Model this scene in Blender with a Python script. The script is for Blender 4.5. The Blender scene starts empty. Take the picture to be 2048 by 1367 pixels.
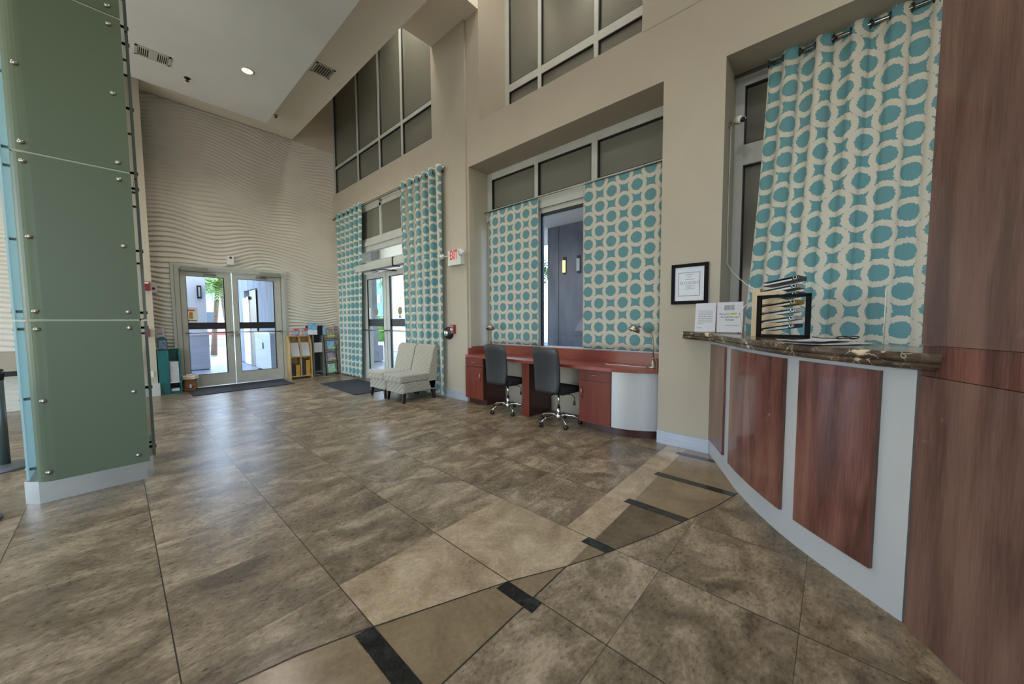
import bpy, math, random
from mathutils import Vector, Matrix
random.seed(7)
PI = math.pi
S = bpy.context.scene
C = bpy.data.collections.new('scene'); S.collection.children.link(C)

# ------------------------------------------------------------------ camera
cam_d = bpy.data.cameras.new('camera'); cam = bpy.data.objects.new('camera', cam_d); C.objects.link(cam)
YAW, PITCH, ROLL = 0.8369, 0.0603, 0.006
f = Vector((math.sin(YAW)*math.cos(PITCH), math.cos(YAW)*math.cos(PITCH), -math.sin(PITCH)))
r = Vector((math.cos(YAW), -math.sin(YAW), 0)); d = f.cross(r)
r2 = r*math.cos(ROLL) + d*math.sin(ROLL); d2 = d*math.cos(ROLL) - r*math.sin(ROLL)
cam.matrix_world = Matrix(((r2.x, -d2.x, -f.x, 0), (r2.y, -d2.y, -f.y, 0), (r2.z, -d2.z, -f.z, 1.40), (0, 0, 0, 1)))
cam_d.sensor_width = 36; cam_d.lens = 715.1/2048*36; cam_d.clip_start = .02; cam_d.clip_end = 400
S.camera = cam

# ------------------------------------------------------------------ world, sun, daylight, exposure
W = bpy.data.worlds.new('sky'); S.world = W; W.use_nodes = True
wn = W.node_tree.nodes; wl = W.node_tree.links
bg = wn['Background']; sky = wn.new('ShaderNodeTexSky'); sky.sky_type = 'NISHITA'
sky.sun_disc = False; sky.sun_elevation = math.radians(48); sky.sun_rotation = math.radians(30)
wl.new(sky.outputs[0], bg.inputs[0]); bg.inputs[1].default_value = 1.8
def light(name, kind, loc, direction, energy, color, **kw):
    l = bpy.data.lights.new(name, kind); l.energy = energy; l.color = color
    for k, v in kw.items(): setattr(l, k, v)
    o = bpy.data.objects.new(name, l); o.location = loc
    o.rotation_euler = Vector(direction).to_track_quat('-Z', 'Y').to_euler(); C.objects.link(o); return o
light('sun', 'SUN', (20, 30, 30), (-.55, -.45, -1.0), 4.6, (1, .96, .88), angle=.02)
# daylight through left glazing, plus an added unseen area fill from the rear
light('daylight_left_glazing', 'AREA', (-6.7, 5.0, 2.4), (1, .2, .95), 310, (1.0, .98, .94), shape='RECTANGLE', size=9, size_y=4.2)
light('added_rear_fill', 'AREA', (-2.8, -5.7, 2.6), (0, 1, .9), 120, (1.0, .98, .95), shape='RECTANGLE', size=9, size_y=4.2)
S.view_settings.view_transform = 'Standard'; S.view_settings.look = 'None'
S.view_settings.gamma = 1; S.view_settings.use_curve_mapping = False
S.view_settings.exposure = 0.2

# ------------------------------------------------------------------ mesh helpers
class MB:
    def __init__(s): s.v = []; s.f = []; s.m = []; s.uv = None; s.sm = []
    def add(s, vs, fs, mi=0, smooth=False):
        n = len(s.v); s.v += [tuple(p) for p in vs]
        for q in fs: s.f.append([n+i for i in q]); s.m.append(mi); s.sm.append(smooth)
        return s
    def box(s, a, b, mi=0):
        x0, y0, z0 = [min(p, q) for p, q in zip(a, b)]; x1, y1, z1 = [max(p, q) for p, q in zip(a, b)]
        v = [(x0,y0,z0),(x1,y0,z0),(x1,y1,z0),(x0,y1,z0),(x0,y0,z1),(x1,y0,z1),(x1,y1,z1),(x0,y1,z1)]
        return s.add(v, [(0,3,2,1),(4,5,6,7),(0,1,5,4),(1,2,6,5),(2,3,7,6),(3,0,4,7)], mi)
    def rbox(s, a, b, rad, mi=0, seg=3, ax=2):
        """box with rounded edges along axis ax plus softened rims"""
        lo = [min(p, q) for p, q in zip(a, b)]; hi = [max(p, q) for p, q in zip(a, b)]
        i, j = [k for k in range(3) if k != ax]
        def ring(ins, h):
            pts = []
            R = max(rad-ins, .0005)
            for cx, cy, a0 in ((hi[i]-rad, hi[j]-rad, 0), (lo[i]+rad, hi[j]-rad, 90), (lo[i]+rad, lo[j]+rad, 180), (hi[i]-rad, lo[j]+rad, 270)):
                for k in range(seg+1):
                    t = math.radians(a0+90*k/seg); p = [0,0,0]; p[i] = cx+R*math.cos(t); p[j] = cy+R*math.sin(t); p[ax] = h; pts.append(tuple(p))
            return pts
        e = min(rad, (hi[ax]-lo[ax])/2)*.6; rings = []
        for k in range(seg+1):
            t = PI/2*k/seg; rings.append(ring(e*(1-math.sin(t)), lo[ax]+e*(1-math.cos(t))))
        for k in range(seg+1):
            t = PI/2*(1-k/seg); rings.append(ring(e*(1-math.sin(t)), hi[ax]-e*(1-math.cos(t))))
        return s.loft(rings, mi, cap=True, smooth=True)
    def loft(s, rings, mi=0, cap=True, smooth=True, closed=True):
        n = len(rings[0]); vs = [p for r in rings for p in r]; fs = []
        for a in range(len(rings)-1):
            for k in range(n if closed else n-1):
                l = (k+1) % n; fs.append((a*n+k, a*n+l, (a+1)*n+l, (a+1)*n+k))
        s.add(vs, fs, mi, smooth)
        if cap:
            base = len(s.v)-len(vs)
            s.f.append([base+k for k in reversed(range(n))]); s.m.append(mi); s.sm.append(False)
            s.f.append([base+(len(rings)-1)*n+k for k in range(n)]); s.m.append(mi); s.sm.append(False)
        return s
    def prism(s, poly, z0, z1, mi=0):
        n = len(poly); v = [(x, y, z0) for x, y in poly]+[(x, y, z1) for x, y in poly]
        fs = [tuple(reversed(range(n))), tuple(range(n, 2*n))]+[(k, (k+1) % n, n+(k+1) % n, n+k) for k in range(n)]
        return s.add(v, fs, mi)
    def prism_ax(s, poly, a0, a1, ax, mi=0):
        """poly given in the two other axes (in order), extruded along ax"""
        def mk(p, h):
            q = list(p); q.insert(ax, h); return tuple(q)
        n = len(poly); v = [mk(p, a0) for p in poly]+[mk(p, a1) for p in poly]
        fs = [tuple(reversed(range(n))), tuple(range(n, 2*n))]+[(k, (k+1) % n, n+(k+1) % n, n+k) for k in range(n)]
        return s.add(v, fs, mi)
    def tube(s, path, rad, mi=0, seg=10, cap=True):
        path = [Vector(p) for p in path]; rings = []
        rads = rad if isinstance(rad, (list, tuple)) else [rad]*len(path)
        up = None
        for k, p in enumerate(path):
            t = (path[min(k+1, len(path)-1)]-path[max(k-1, 0)]).normalized()
            if up is None: up = t.orthogonal().normalized()
            up = (up-t*up.dot(t)).normalized(); w = t.cross(up)
            rings.append([tuple(p+(up*math.cos(2*PI*i/seg)+w*math.sin(2*PI*i/seg))*rads[k]) for i in range(seg)])
        return s.loft(rings, mi, cap)
    def lathe(s, prof, origin=(0,0,0), axis=(0,0,1), mi=0, seg=20, cap=True):
        ax = Vector(axis).normalized(); u = ax.orthogonal().normalized(); w = ax.cross(u); o = Vector(origin)
        rings = [[tuple(o+ax*h+(u*math.cos(2*PI*i/seg)+w*math.sin(2*PI*i/seg))*max(rr, 1e-5)) for i in range(seg)] for rr, h in prof]
        return s.loft(rings, mi, cap)
    def torus(s, c, axis, R, rr, mi=0, seg=16, sg=8):
        ax = Vector(axis).normalized(); u = ax.orthogonal().normalized(); w = ax.cross(u); c = Vector(c)
        vs = []; fs = []
        for i in range(seg):
            a = 2*PI*i/seg; dr = u*math.cos(a)+w*math.sin(a)
            for j in range(sg):
                b = 2*PI*j/sg; vs.append(tuple(c+dr*(R+rr*math.cos(b))+ax*rr*math.sin(b)))
                fs.append((i*sg+j, ((i+1) % seg)*sg+j, ((i+1) % seg)*sg+(j+1) % sg, i*sg+(j+1) % sg))
        return s.add(vs, fs, mi, True)
    def frame(s, plane, x0, x1, ys, zs, bw, mi=0):
        """window bars in a plane of constant x; ys, zs = lists of (lo,hi) bars"""
        for a, b in ys: s.box((x0, a, zs[0][0]), (x1, b, zs[-1][1]), mi)
        for a, b in zs: s.box((x0+.002, ys[0][0], a), (x1-.002, ys[-1][1], b), mi)
        return s
def root_loc(o):
    while o is not None and o.parent is not None: o = o.parent
    return o.location if o is not None else Vector((0, 0, 0))
def build(name, mb, mats, parent=None, local=False):
    me = bpy.data.meshes.new(name)
    vs = [Vector(p) for p in mb.v]; loc = Vector((0, 0, 0))
    if parent is not None:
        if not local:
            L = root_loc(parent); vs = [p-L for p in vs]
    elif not local:
        xs = [p.x for p in vs]; ys = [p.y for p in vs]; zs = [p.z for p in vs]
        loc = Vector(((min(xs)+max(xs))/2, (min(ys)+max(ys))/2, min(zs))); vs = [p-loc for p in vs]
    me.from_pydata([tuple(p) for p in vs], [], mb.f)
    for m in (mats if isinstance(mats, (list, tuple)) else [mats]): me.materials.append(m)
    me.polygons.foreach_set('material_index', mb.m); me.polygons.foreach_set('use_smooth', mb.sm)
    if mb.uv:
        uvl = me.uv_layers.new(name='UVMap')
        for l in me.loops: uvl.data[l.index].uv = mb.uv[l.vertex_index]
    me.update()
    o = bpy.data.objects.new(name, me); o.location = loc; C.objects.link(o)
    if parent is not None: o.parent = parent
    return o
def fixn(o):
    import bmesh
    b = bmesh.new(); b.from_mesh(o.data); bmesh.ops.recalc_face_normals(b, faces=b.faces); b.to_mesh(o.data); b.free(); return o
def tag(o, label, cat, group=None, kind=None):
    o['label'] = label; o['category'] = cat
    if group: o['group'] = group
    if kind: o['kind'] = kind
    return o
def thing(name, label, cat, loc=(0, 0, 0), rz=0, group=None):
    o = bpy.data.objects.new(name, None); o.empty_display_size = .1; C.objects.link(o)
    o.location = loc; o.rotation_euler = (0, 0, rz); return tag(o, label, cat, group)
def struct(name, mb=None, mats=None, loc=(0, 0, 0)):
    if mb is None:
        o = bpy.data.objects.new(name, None); C.objects.link(o); o.location = loc
    else: o = build(name, mb, mats)
    o['kind'] = 'structure'; return o
def dup(o, parent=None):
    c = o.copy(); C.objects.link(c)
    if parent is not None: c.parent = parent
    for ch in [q for q in C.objects if q.parent == o]: dup(ch, c)
    return c
def text(name, body, size, mat, origin, xdir, zdir, parent=None, align='LEFT', ext=.0006, xs=1.0, bold=0):
    cu = bpy.data.curves.new(name, 'FONT'); cu.body = body; cu.size = size; cu.extrude = ext; cu.align_x = align; cu.align_y = 'CENTER'
    cu.resolution_u = 3; cu.offset = bold
    t = bpy.data.objects.new('tmp', cu); S.collection.objects.link(t); bpy.context.view_layer.update()
    me = bpy.data.meshes.new_from_object(t.evaluated_get(bpy.context.evaluated_depsgraph_get()))
    bpy.data.objects.remove(t)
    X = Vector(xdir).normalized(); Z = Vector(zdir).normalized(); N = X.cross(Z); O = Vector(origin)-root_loc(parent)
    for v in me.vertices: v.co = O+X*(v.co.x*xs)+Z*v.co.y+N*v.co.z
    me.materials.clear(); me.materials.append(mat)
    o = bpy.data.objects.new(name, me); C.objects.link(o)
    if parent is not None: o.parent = parent
    return o

# ------------------------------------------------------------------ materials
def lin(c): return tuple((v/255/12.92 if v/255 <= .04045 else ((v/255+.055)/1.055)**2.4) for v in c)+(1,)
def P(name, col, rough=.6, metal=0, spec=.5, noise=None, bump=None, coat=0, trans=0, emit=None, sheen=0):
    m = bpy.data.materials.new(name); m.use_nodes = True; n = m.node_tree.nodes; l = m.node_tree.links; b = n['Principled BSDF']
    b.inputs['Base Color'].default_value = lin(col); b.inputs['Roughness'].default_value = rough; b.inputs['Metallic'].default_value = metal
    b.inputs['Specular IOR Level'].default_value = spec; b.inputs['Coat Weight'].default_value = coat; b.inputs['Sheen Weight'].default_value = sheen
    b.inputs['Transmission Weight'].default_value = trans
    tc = n.new('ShaderNodeTexCoord')
    if noise:
        sc, col2, st = noise; mp = n.new('ShaderNodeMapping'); mp.inputs['Scale'].default_value = st; l.new(tc.outputs['Object'], mp.inputs[0])
        t = n.new('ShaderNodeTexNoise'); t.inputs['Scale'].default_value = sc; t.inputs['Detail'].default_value = 5; l.new(mp.outputs[0], t.inputs[0])
        rp = n.new('ShaderNodeValToRGB'); rp.color_ramp.elements[0].position = .3; rp.color_ramp.elements[1].position = .7
        rp.color_ramp.elements[0].color = lin(col); rp.color_ramp.elements[1].color = lin(col2)
        l.new(t.outputs[0], rp.inputs[0]); l.new(rp.outputs[0], b.inputs['Base Color'])
    if bump:
        t = n.new('ShaderNodeTexNoise'); t.inputs['Scale'].default_value = bump[0]; l.new(tc.outputs['Object'], t.inputs[0])
        bp = n.new('ShaderNodeBump'); bp.inputs['Strength'].default_value = bump[1]; bp.inputs['Distance'].default_value = .004
        l.new(t.outputs[0], bp.inputs['Height']); l.new(bp.outputs[0], b.inputs['Normal'])
    if emit:
        b.inputs['Emission Color'].default_value = lin(emit[0]); b.inputs['Emission Strength'].default_value = emit[1]
    return m
V1 = (1, 1, 1)
M = {}
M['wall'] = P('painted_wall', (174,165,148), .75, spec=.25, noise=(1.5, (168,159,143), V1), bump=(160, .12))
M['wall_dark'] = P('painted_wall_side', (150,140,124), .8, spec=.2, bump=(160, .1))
M['ceil'] = P('ceiling_paint', (216,216,209), .85, spec=.2, noise=(.8, (206,206,199), V1))
M['ceil2'] = P('ceiling_paint_warm', (226,218,203), .85, spec=.2, noise=(.8, (220,212,197), V1))
M['wave'] = P('carved_panel_paint', (196,190,178), .55, spec=.3, noise=(2, (188,182,170), V1))
M['white_frame'] = P('window_frame_paint', (176,178,170), .45, spec=.4, noise=(4, (166,168,160), V1))
M['door_frame'] = P('door_frame_paint', (168,168,156), .45, spec=.4, noise=(3, (156,156,146), V1))
M['base'] = P('brushed_baseboard', (176,182,194), .3, metal=.2, noise=(2, (158,166,178), (1, 1, 40)))
M['kick'] = P('column_kick_metal', (172,170,164), .35, metal=.6, noise=(2, (160,158,152), V1))
M['lam'] = P('metal_laminate', (190,190,186), .36, metal=.15, spec=.5, noise=(1.2, (164,172,182), (1, 1, .3)))
M['dark'] = P('dark_glass', (104,104,94), .12, spec=.5)
M['gasket'] = P('black_gasket', (18,18,18), .5)
M['black'] = P('black_plastic', (20,20,21), .4)
M['frameblack'] = P('frame_black', (20,20,20), .7, spec=.1)
M['chrome'] = P('chrome', (220,220,218), .12, metal=1)
M['nickel'] = P('brushed_nickel', (168,164,152), .3, metal=1)
M['steel'] = P('rod_steel', (150,148,142), .25, metal=1)
M['darkmetal'] = P('dark_metal', (48,50,44), .4, metal=.6)
M['vinyl'] = P('black_vinyl', (38,40,42), .42, spec=.5, bump=(220, .15))
M['fabric_mesh'] = P('seat_fabric', (16,16,17), .9)
M['white'] = P('white_plastic', (205,205,198), .45)
M['paper'] = P('paper', (196,198,204), .7)
M['card'] = P('card_stock', (188,188,186), .7, noise=(30, (174,174,172), (1, 1, 6)))
M['ink'] = P('printed_ink', (50,50,52), .7)
M['inkl'] = P('grey_print', (120,122,126), .7)
M['red'] = P('red_enamel', (120,20,26), .4, coat=.3)
M['redp'] = P('red_print', (190,52,46), .6)
M['exitr'] = P('exit_letters', (206,56,44), .5, emit=((214,50,36), .12))
M['yellow'] = P('yellow_card', (172,132,32), .6, noise=(20, (146,110,26), V1))
M['hl'] = P('highlighter', (214,210,70), .7)
M['navy'] = P('navy_card', (36,34,74), .6, noise=(20, (26,24,50), V1))
M['bluep'] = P('sea_print', (52,110,160), .5, noise=(14, (150,190,205), (1, 1, 4)))
M['greenp'] = P('green_print', (70,140,90), .5, noise=(16, (190,200,90), (1, 1, 3)))
M['tanp'] = P('beach_print', (176,150,116), .5, noise=(20, (60,90,110), V1))
M['pinkp'] = P('pink_print', (190,60,84), .5, noise=(24, (214,196,176), V1))
M['lagoon'] = P('lagoon_print', (70,140,156), .5, noise=(16, (170,196,150), (1, 1, 4)))
M['portrait'] = P('portrait_print', (158,148,170), .5, noise=(14, (84,62,58), V1))
M['teal'] = P('teal_laminate', (12,92,92), .35, coat=.2, noise=(2, (8,72,74), V1))
M['maple'] = P('maple_board', (170,138,86), .5, noise=(3, (150,116,64), (8, 8, 1)))
M['ply'] = P('pale_plywood', (196,176,138), .55, noise=(4, (182,160,120), (10, 10, 1)))
M['kraft'] = P('kraft_paper', (134,92,58), .8, noise=(8, (112,76,46), V1), bump=(30, .5))
M['plaswrap'] = P('crumpled_plastic_bag', (206,196,178), .4, bump=(25, .6))
M['mat'] = P('entrance_mat', (34,35,38), .95, noise=(60, (24,25,28), V1), bump=(180, .6))
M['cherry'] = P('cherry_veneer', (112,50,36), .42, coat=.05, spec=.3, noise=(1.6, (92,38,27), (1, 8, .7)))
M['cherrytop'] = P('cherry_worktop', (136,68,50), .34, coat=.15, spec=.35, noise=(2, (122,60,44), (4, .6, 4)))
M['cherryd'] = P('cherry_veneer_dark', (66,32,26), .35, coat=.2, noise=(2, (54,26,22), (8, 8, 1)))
M['floral'] = P('dark_wood_edge', (70,34,28), .4)
def mahog(name, a, b, c):
    m = P(name, a, .24, coat=.45); n = m.node_tree.nodes; l = m.node_tree.links; bs = n['Principled BSDF']
    tc = n['Texture Coordinate']; mp = n.new('ShaderNodeMapping'); mp.inputs['Scale'].default_value = (7, 7, .9); l.new(tc.outputs['Object'], mp.inputs[0])
    t = n.new('ShaderNodeTexNoise'); t.inputs['Scale'].default_value = 1.3; t.inputs['Detail'].default_value = 4; t.inputs['Distortion'].default_value = .4; l.new(mp.outputs[0], t.inputs[0])
    mp2 = n.new('ShaderNodeMapping'); mp2.inputs['Scale'].default_value = (60, 60, 2.5); l.new(tc.outputs['Object'], mp2.inputs[0])
    t2 = n.new('ShaderNodeTexNoise'); t2.inputs['Scale'].default_value = 3; t2.inputs['Detail'].default_value = 6; l.new(mp2.outputs[0], t2.inputs[0])
    mx = n.new('ShaderNodeMath'); mx.operation = 'MULTIPLY_ADD'; mx.inputs[1].default_value = .35; l.new(t2.outputs[0], mx.inputs[0]); l.new(t.outputs[0], mx.inputs[2])
    rp = n.new('ShaderNodeValToRGB'); e = rp.color_ramp.elements; e[0].position = .5; e[0].color = lin(a); e[1].position = .85; e[1].color = lin(c)
    k = e.new(.66); k.color = lin(b); l.new(mx.outputs[0], rp.inputs[0]); l.new(rp.outputs[0], bs.inputs['Base Color']); return m
M['mahog'] = mahog('mahogany_panel', (74,44,37), (100,62,53), (126,84,72))
M['mahogp'] = mahog('mahogany_pillar', (86,62,54), (104,76,67), (122,92,80))
def glass(name, tint=(1, 1, 1), gl=.10, rough=.0):
    m = bpy.data.materials.new(name); m.use_nodes = True; n = m.node_tree.nodes; l = m.node_tree.links
    n.remove(n['Principled BSDF']); o = n['Material Output']
    t = n.new('ShaderNodeBsdfTransparent'); t.inputs[0].default_value = (*tint, 1)
    g = n.new('ShaderNodeBsdfGlossy'); g.inputs['Roughness'].default_value = rough
    fr = n.new('ShaderNodeFresnel'); fr.inputs[0].default_value = 1.45; mx = n.new('ShaderNodeMixShader')
    ge = n.new('ShaderNodeNewGeometry'); sb = n.new('ShaderNodeMath'); sb.operation = 'SUBTRACT'; sb.inputs[0].default_value = 1; l.new(ge.outputs['Backfacing'], sb.inputs[1])
    mu = n.new('ShaderNodeMath'); mu.operation = 'MULTIPLY'; l.new(fr.outputs[0], mu.inputs[0]); l.new(sb.outputs[0], mu.inputs[1])   # only the entry face of a pane mirrors
    l.new(mu.outputs[0], mx.inputs[0]); l.new(t.outputs[0], mx.inputs[1]); l.new(g.outputs[0], mx.inputs[2]); l.new(mx.outputs[0], o.inputs[0]); return m
M['glass'] = glass('clear_glass', (.92, .95, .96))
M['glass_tint'] = glass('tinted_glass', (.70, .74, .78))
M['acrylic'] = glass('clear_acrylic', (.97, .98, .98))
def frosted(name, col, tr):
    m = bpy.data.materials.new(name); m.use_nodes = True; n = m.node_tree.nodes; l = m.node_tree.links; b = n['Principled BSDF']; o = n['Material Output']
    b.inputs['Base Color'].default_value = lin(col); b.inputs['Roughness'].default_value = .42; b.inputs['Specular IOR Level'].default_value = .35
    t = n.new('ShaderNodeBsdfTranslucent'); t.inputs[0].default_value = lin(col); mx = n.new('ShaderNodeMixShader'); mx.inputs[0].default_value = tr
    l.new(b.outputs[0], mx.inputs[1]); l.new(t.outputs[0], mx.inputs[2]); l.new(mx.outputs[0], o.inputs[0]); return m
M['frost'] = frosted('frosted_green_glass', (100,113,90), .3)
M['frost_skylit'] = frosted('frosted_glass_skylit', (196,220,224), .55)  # side panel glass with blue sky backlight put into its base colour
M['edge'] = P('glass_edge_green', (74,92,80), .25, coat=.4)

def pattern_mat():
    m = bpy.data.materials.new('ring_print_fabric'); m.use_nodes = True; n = m.node_tree.nodes; l = m.node_tree.links; b = n['Principled BSDF']
    b.inputs['Roughness'].default_value = .8; b.inputs['Specular IOR Level'].default_value = .2; b.inputs['Sheen Weight'].default_value = .1
    uv = n.new('ShaderNodeUVMap'); uv.uv_map = 'UVMap'; sp = n.new('ShaderNodeSeparateXYZ'); l.new(uv.outputs[0], sp.inputs[0])
    def mt(op, a, bb=None, c=None):
        q = n.new('ShaderNodeMath'); q.operation = op
        for i, x in enumerate((a, bb, c)):
            if x is None: continue
            if isinstance(x, (int, float)): q.inputs[i].default_value = x
            else: l.new(x, q.inputs[i])
        return q.outputs[0]
    PX, PY = .342, .325
    def dist(ox, oy):
        ax = mt('MULTIPLY', mt('SUBTRACT', mt('FRACT', mt('ADD', mt('DIVIDE', sp.outputs[0], PX), ox)), .5), PX)
        ay = mt('MULTIPLY', mt('SUBTRACT', mt('FRACT', mt('ADD', mt('DIVIDE', sp.outputs[1], PY), oy)), .5), PY)
        return mt('SQRT', mt('ADD', mt('MULTIPLY', ax, ax), mt('MULTIPLY', ay, ay)))
    dm = mt('MINIMUM', dist(0, 0), dist(.5, .5))
    nz = n.new('ShaderNodeTexNoise'); nz.inputs['Scale'].default_value = 70; nz.inputs['Detail'].default_value = 1; l.new(uv.outputs[0], nz.inputs[0])
    dm = mt('ADD', dm, mt('MULTIPLY', mt('SUBTRACT', nz.outputs[0], .5), .028))
    ring = mt('MULTIPLY', mt('GREATER_THAN', dm, .072), mt('LESS_THAN', dm, .120))
    mx = n.new('ShaderNodeMix'); mx.data_type = 'RGBA'; l.new(ring, mx.inputs[0]); mx.inputs[6].default_value = lin((92,134,138)); mx.inputs[7].default_value = lin((186,180,165))
    l.new(mx.outputs[2], b.inputs['Base Color'])
    wv = n.new('ShaderNodeTexNoise'); wv.inputs['Scale'].default_value = 900; l.new(uv.outputs[0], wv.inputs[0])
    bp = n.new('ShaderNodeBump'); bp.inputs['Strength'].default_value = .1; bp.inputs['Distance'].default_value = .002; l.new(wv.outputs[0], bp.inputs['Height']); l.new(bp.outputs[0], b.inputs['Normal'])
    return m
M['rings'] = pattern_mat()

def stone(name, dark, mid, light, rough=.16, streak=(1, 1, 1), grid=False, scale=2.2, contrast=(.35, .5, .68), var=.10):
    m = bpy.data.materials.new(name); m.use_nodes = True; n = m.node_tree.nodes; l = m.node_tree.links; b = n['Principled BSDF']
    b.inputs['Roughness'].default_value = rough; b.inputs['Specular IOR Level'].default_value = .34
    ge = n.new('ShaderNodeNewGeometry')
    def mt(op, a, bb=None, c=None):
        q = n.new('ShaderNodeMath'); q.operation = op
        for i, x in enumerate((a, bb, c)):
            if x is None: continue
            if isinstance(x, (int, float)): q.inputs[i].default_value = x
            else: l.new(x, q.inputs[i])
        return q.outputs[0]
    sp = n.new('ShaderNodeSeparateXYZ'); l.new(ge.outputs['Position'], sp.inputs[0])
    px = mt('DIVIDE', mt('SUBTRACT', sp.outputs[0], .105), .6235); py = mt('DIVIDE', mt('SUBTRACT', sp.outputs[1], .07), .6115)
    cell = n.new('ShaderNodeCombineXYZ'); l.new(mt('FLOOR', px), cell.inputs[0]); l.new(mt('FLOOR', py), cell.inputs[1])
    wn_ = n.new('ShaderNodeTexWhiteNoise'); l.new(cell.outputs[0], wn_.inputs[0])
    off = n.new('ShaderNodeVectorMath'); off.operation = 'MULTIPLY_ADD'; off.inputs[1].default_value = (3, 3, 3) if grid else (0, 0, 0)
    l.new(wn_.outputs['Color'], off.inputs[0]); l.new(ge.outputs['Position'], off.inputs[2])
    mp = n.new('ShaderNodeMapping'); mp.inputs['Scale'].default_value = streak; mp.inputs['Rotation'].default_value = (0, 0, .5); l.new(off.outputs[0], mp.inputs[0])
    a = n.new('ShaderNodeTexNoise'); a.inputs['Scale'].default_value = scale; a.inputs['Detail'].default_value = 9; a.inputs['Roughness'].default_value = .68; a.inputs['Distortion'].default_value = .6; l.new(mp.outputs[0], a.inputs[0])
    c2 = n.new('ShaderNodeTexNoise'); c2.inputs['Scale'].default_value = scale*12; c2.inputs['Detail'].default_value = 7; c2.inputs['Roughness'].default_value = .7; l.new(mp.outputs[0], c2.inputs[0])
    v = mt('ADD', mt('MULTIPLY', a.outputs[0], .66), mt('MULTIPLY', c2.outputs[0], .34))
    v = mt('ADD', v, mt('MULTIPLY', mt('SUBTRACT', wn_.outputs['Value'], .5), var))
    rp = n.new('ShaderNodeValToRGB'); e = rp.color_ramp.elements; e[0].position = contrast[0]; e[0].color = lin(dark); e[1].position = contrast[2]; e[1].color = lin(light)
    k = e.new(contrast[1]); k.color = lin(mid); l.new(v, rp.inputs[0]); col = rp.outputs[0]
    if grid:
        def line(p, w):
            fr = mt('FRACT', p); return mt('LESS_THAN', mt('MINIMUM', fr, mt('SUBTRACT', 1, fr)), w)
        lx = line(px, .0042); ly = mt('MULTIPLY', line(py, .003), .75)
        g = mt('MAXIMUM', lx, ly); mx = n.new('ShaderNodeMix'); mx.data_type = 'RGBA'; l.new(g, mx.inputs[0]); l.new(col, mx.inputs[6]); mx.inputs[7].default_value = lin((48,44,38)); col = mx.outputs[2]
    l.new(col, b.inputs['Base Color'])
    l.new(mt('ADD', mt('MULTIPLY', c2.outputs[0], .22), rough-.08), b.inputs['Roughness'])
    return m
M['trav'] = stone('travertine_tiles', (82,71,56), (120,106,86), (168,151,126), rough=.27, grid=True, streak=(.7, 1.15, 1), scale=4.2, contrast=(.38, .5, .63), var=.05)
M['trav_light'] = stone('pale_travertine', (112,96,74), (160,141,114), (182,165,138), rough=.2, scale=4, contrast=(.3, .5, .62), var=.03)
M['tan'] = stone('tan_limestone', (106,92,70), (126,109,84), (142,125,98), rough=.2, scale=3, var=.0)
M['tand'] = stone('dark_limestone', (74,62,46), (92,79,60), (112,98,76), rough=.18, scale=3, var=.0)
M['strip'] = stone('black_marble_strip', (22,22,22), (34,34,33), (64,64,60), rough=.14, scale=8, var=0)
def emperador():
    m = stone('dark_marble', (46,37,30), (82,68,56), (120,102,84), rough=.1, scale=3, var=0); n = m.node_tree.nodes; l = m.node_tree.links; b = n['Principled BSDF']
    src = b.inputs['Base Color'].links[0].from_socket; ge = n['Geometry'] if 'Geometry' in n else [q for q in n if q.type == 'NEW_GEOMETRY'][0]
    wv = n.new('ShaderNodeTexNoise'); wv.inputs['Scale'].default_value = 5; wv.inputs['Detail'].default_value = 4; l.new(ge.outputs['Position'], wv.inputs[0])
    vm = n.new('ShaderNodeVectorMath'); vm.operation = 'MULTIPLY_ADD'; vm.inputs[1].default_value = (.35, .35, .35); l.new(wv.outputs['Color'], vm.inputs[0]); l.new(ge.outputs['Position'], vm.inputs[2])
    vo = n.new('ShaderNodeTexVoronoi'); vo.feature = 'DISTANCE_TO_EDGE'; vo.inputs['Scale'].default_value = 9; l.new(vm.outputs[0], vo.inputs[0])
    r1 = n.new('ShaderNodeValToRGB'); r1.color_ramp.elements[0].position = 0; r1.color_ramp.elements[0].color = (1,1,1,1); r1.color_ramp.elements[1].position = .035; r1.color_ramp.elements[1].color = (0,0,0,1); l.new(vo.outputs['Distance'], r1.inputs[0])
    bl = n.new('ShaderNodeTexNoise'); bl.inputs['Scale'].default_value = 7; bl.inputs['Detail'].default_value = 2; l.new(ge.outputs['Position'], bl.inputs[0])
    r2_ = n.new('ShaderNodeValToRGB'); r2_.color_ramp.elements[0].position = .45; r2_.color_ramp.elements[0].color = (0,0,0,1); r2_.color_ramp.elements[1].position = .62; r2_.color_ramp.elements[1].color = (1,1,1,1); l.new(bl.outputs[0], r2_.inputs[0])
    mu = n.new('ShaderNodeMath'); mu.operation = 'MULTIPLY'; l.new(r1.outputs[0], mu.inputs[0]); l.new(r2_.outputs[0], mu.inputs[1])
    r3 = n.new('ShaderNodeValToRGB'); r3.color_ramp.elements[0].position = .66; r3.color_ramp.elements[0].color = (0,0,0,1); r3.color_ramp.elements[1].position = .69; r3.color_ramp.elements[1].color = (1,1,1,1); l.new(bl.outputs[0], r3.inputs[0])
    ad = n.new('ShaderNodeMath'); ad.operation = 'MAXIMUM'; l.new(mu.outputs[0], ad.inputs[0]); l.new(r3.outputs[0], ad.inputs[1])
    mx = n.new('ShaderNodeMix'); mx.data_type = 'RGBA'; l.new(ad.outputs[0], mx.inputs[0]); l.new(src, mx.inputs[6]); mx.inputs[7].default_value = lin((206,186,156)); l.new(mx.outputs[2], b.inputs['Base Color'])
    return m
M['emp'] = emperador()
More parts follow.
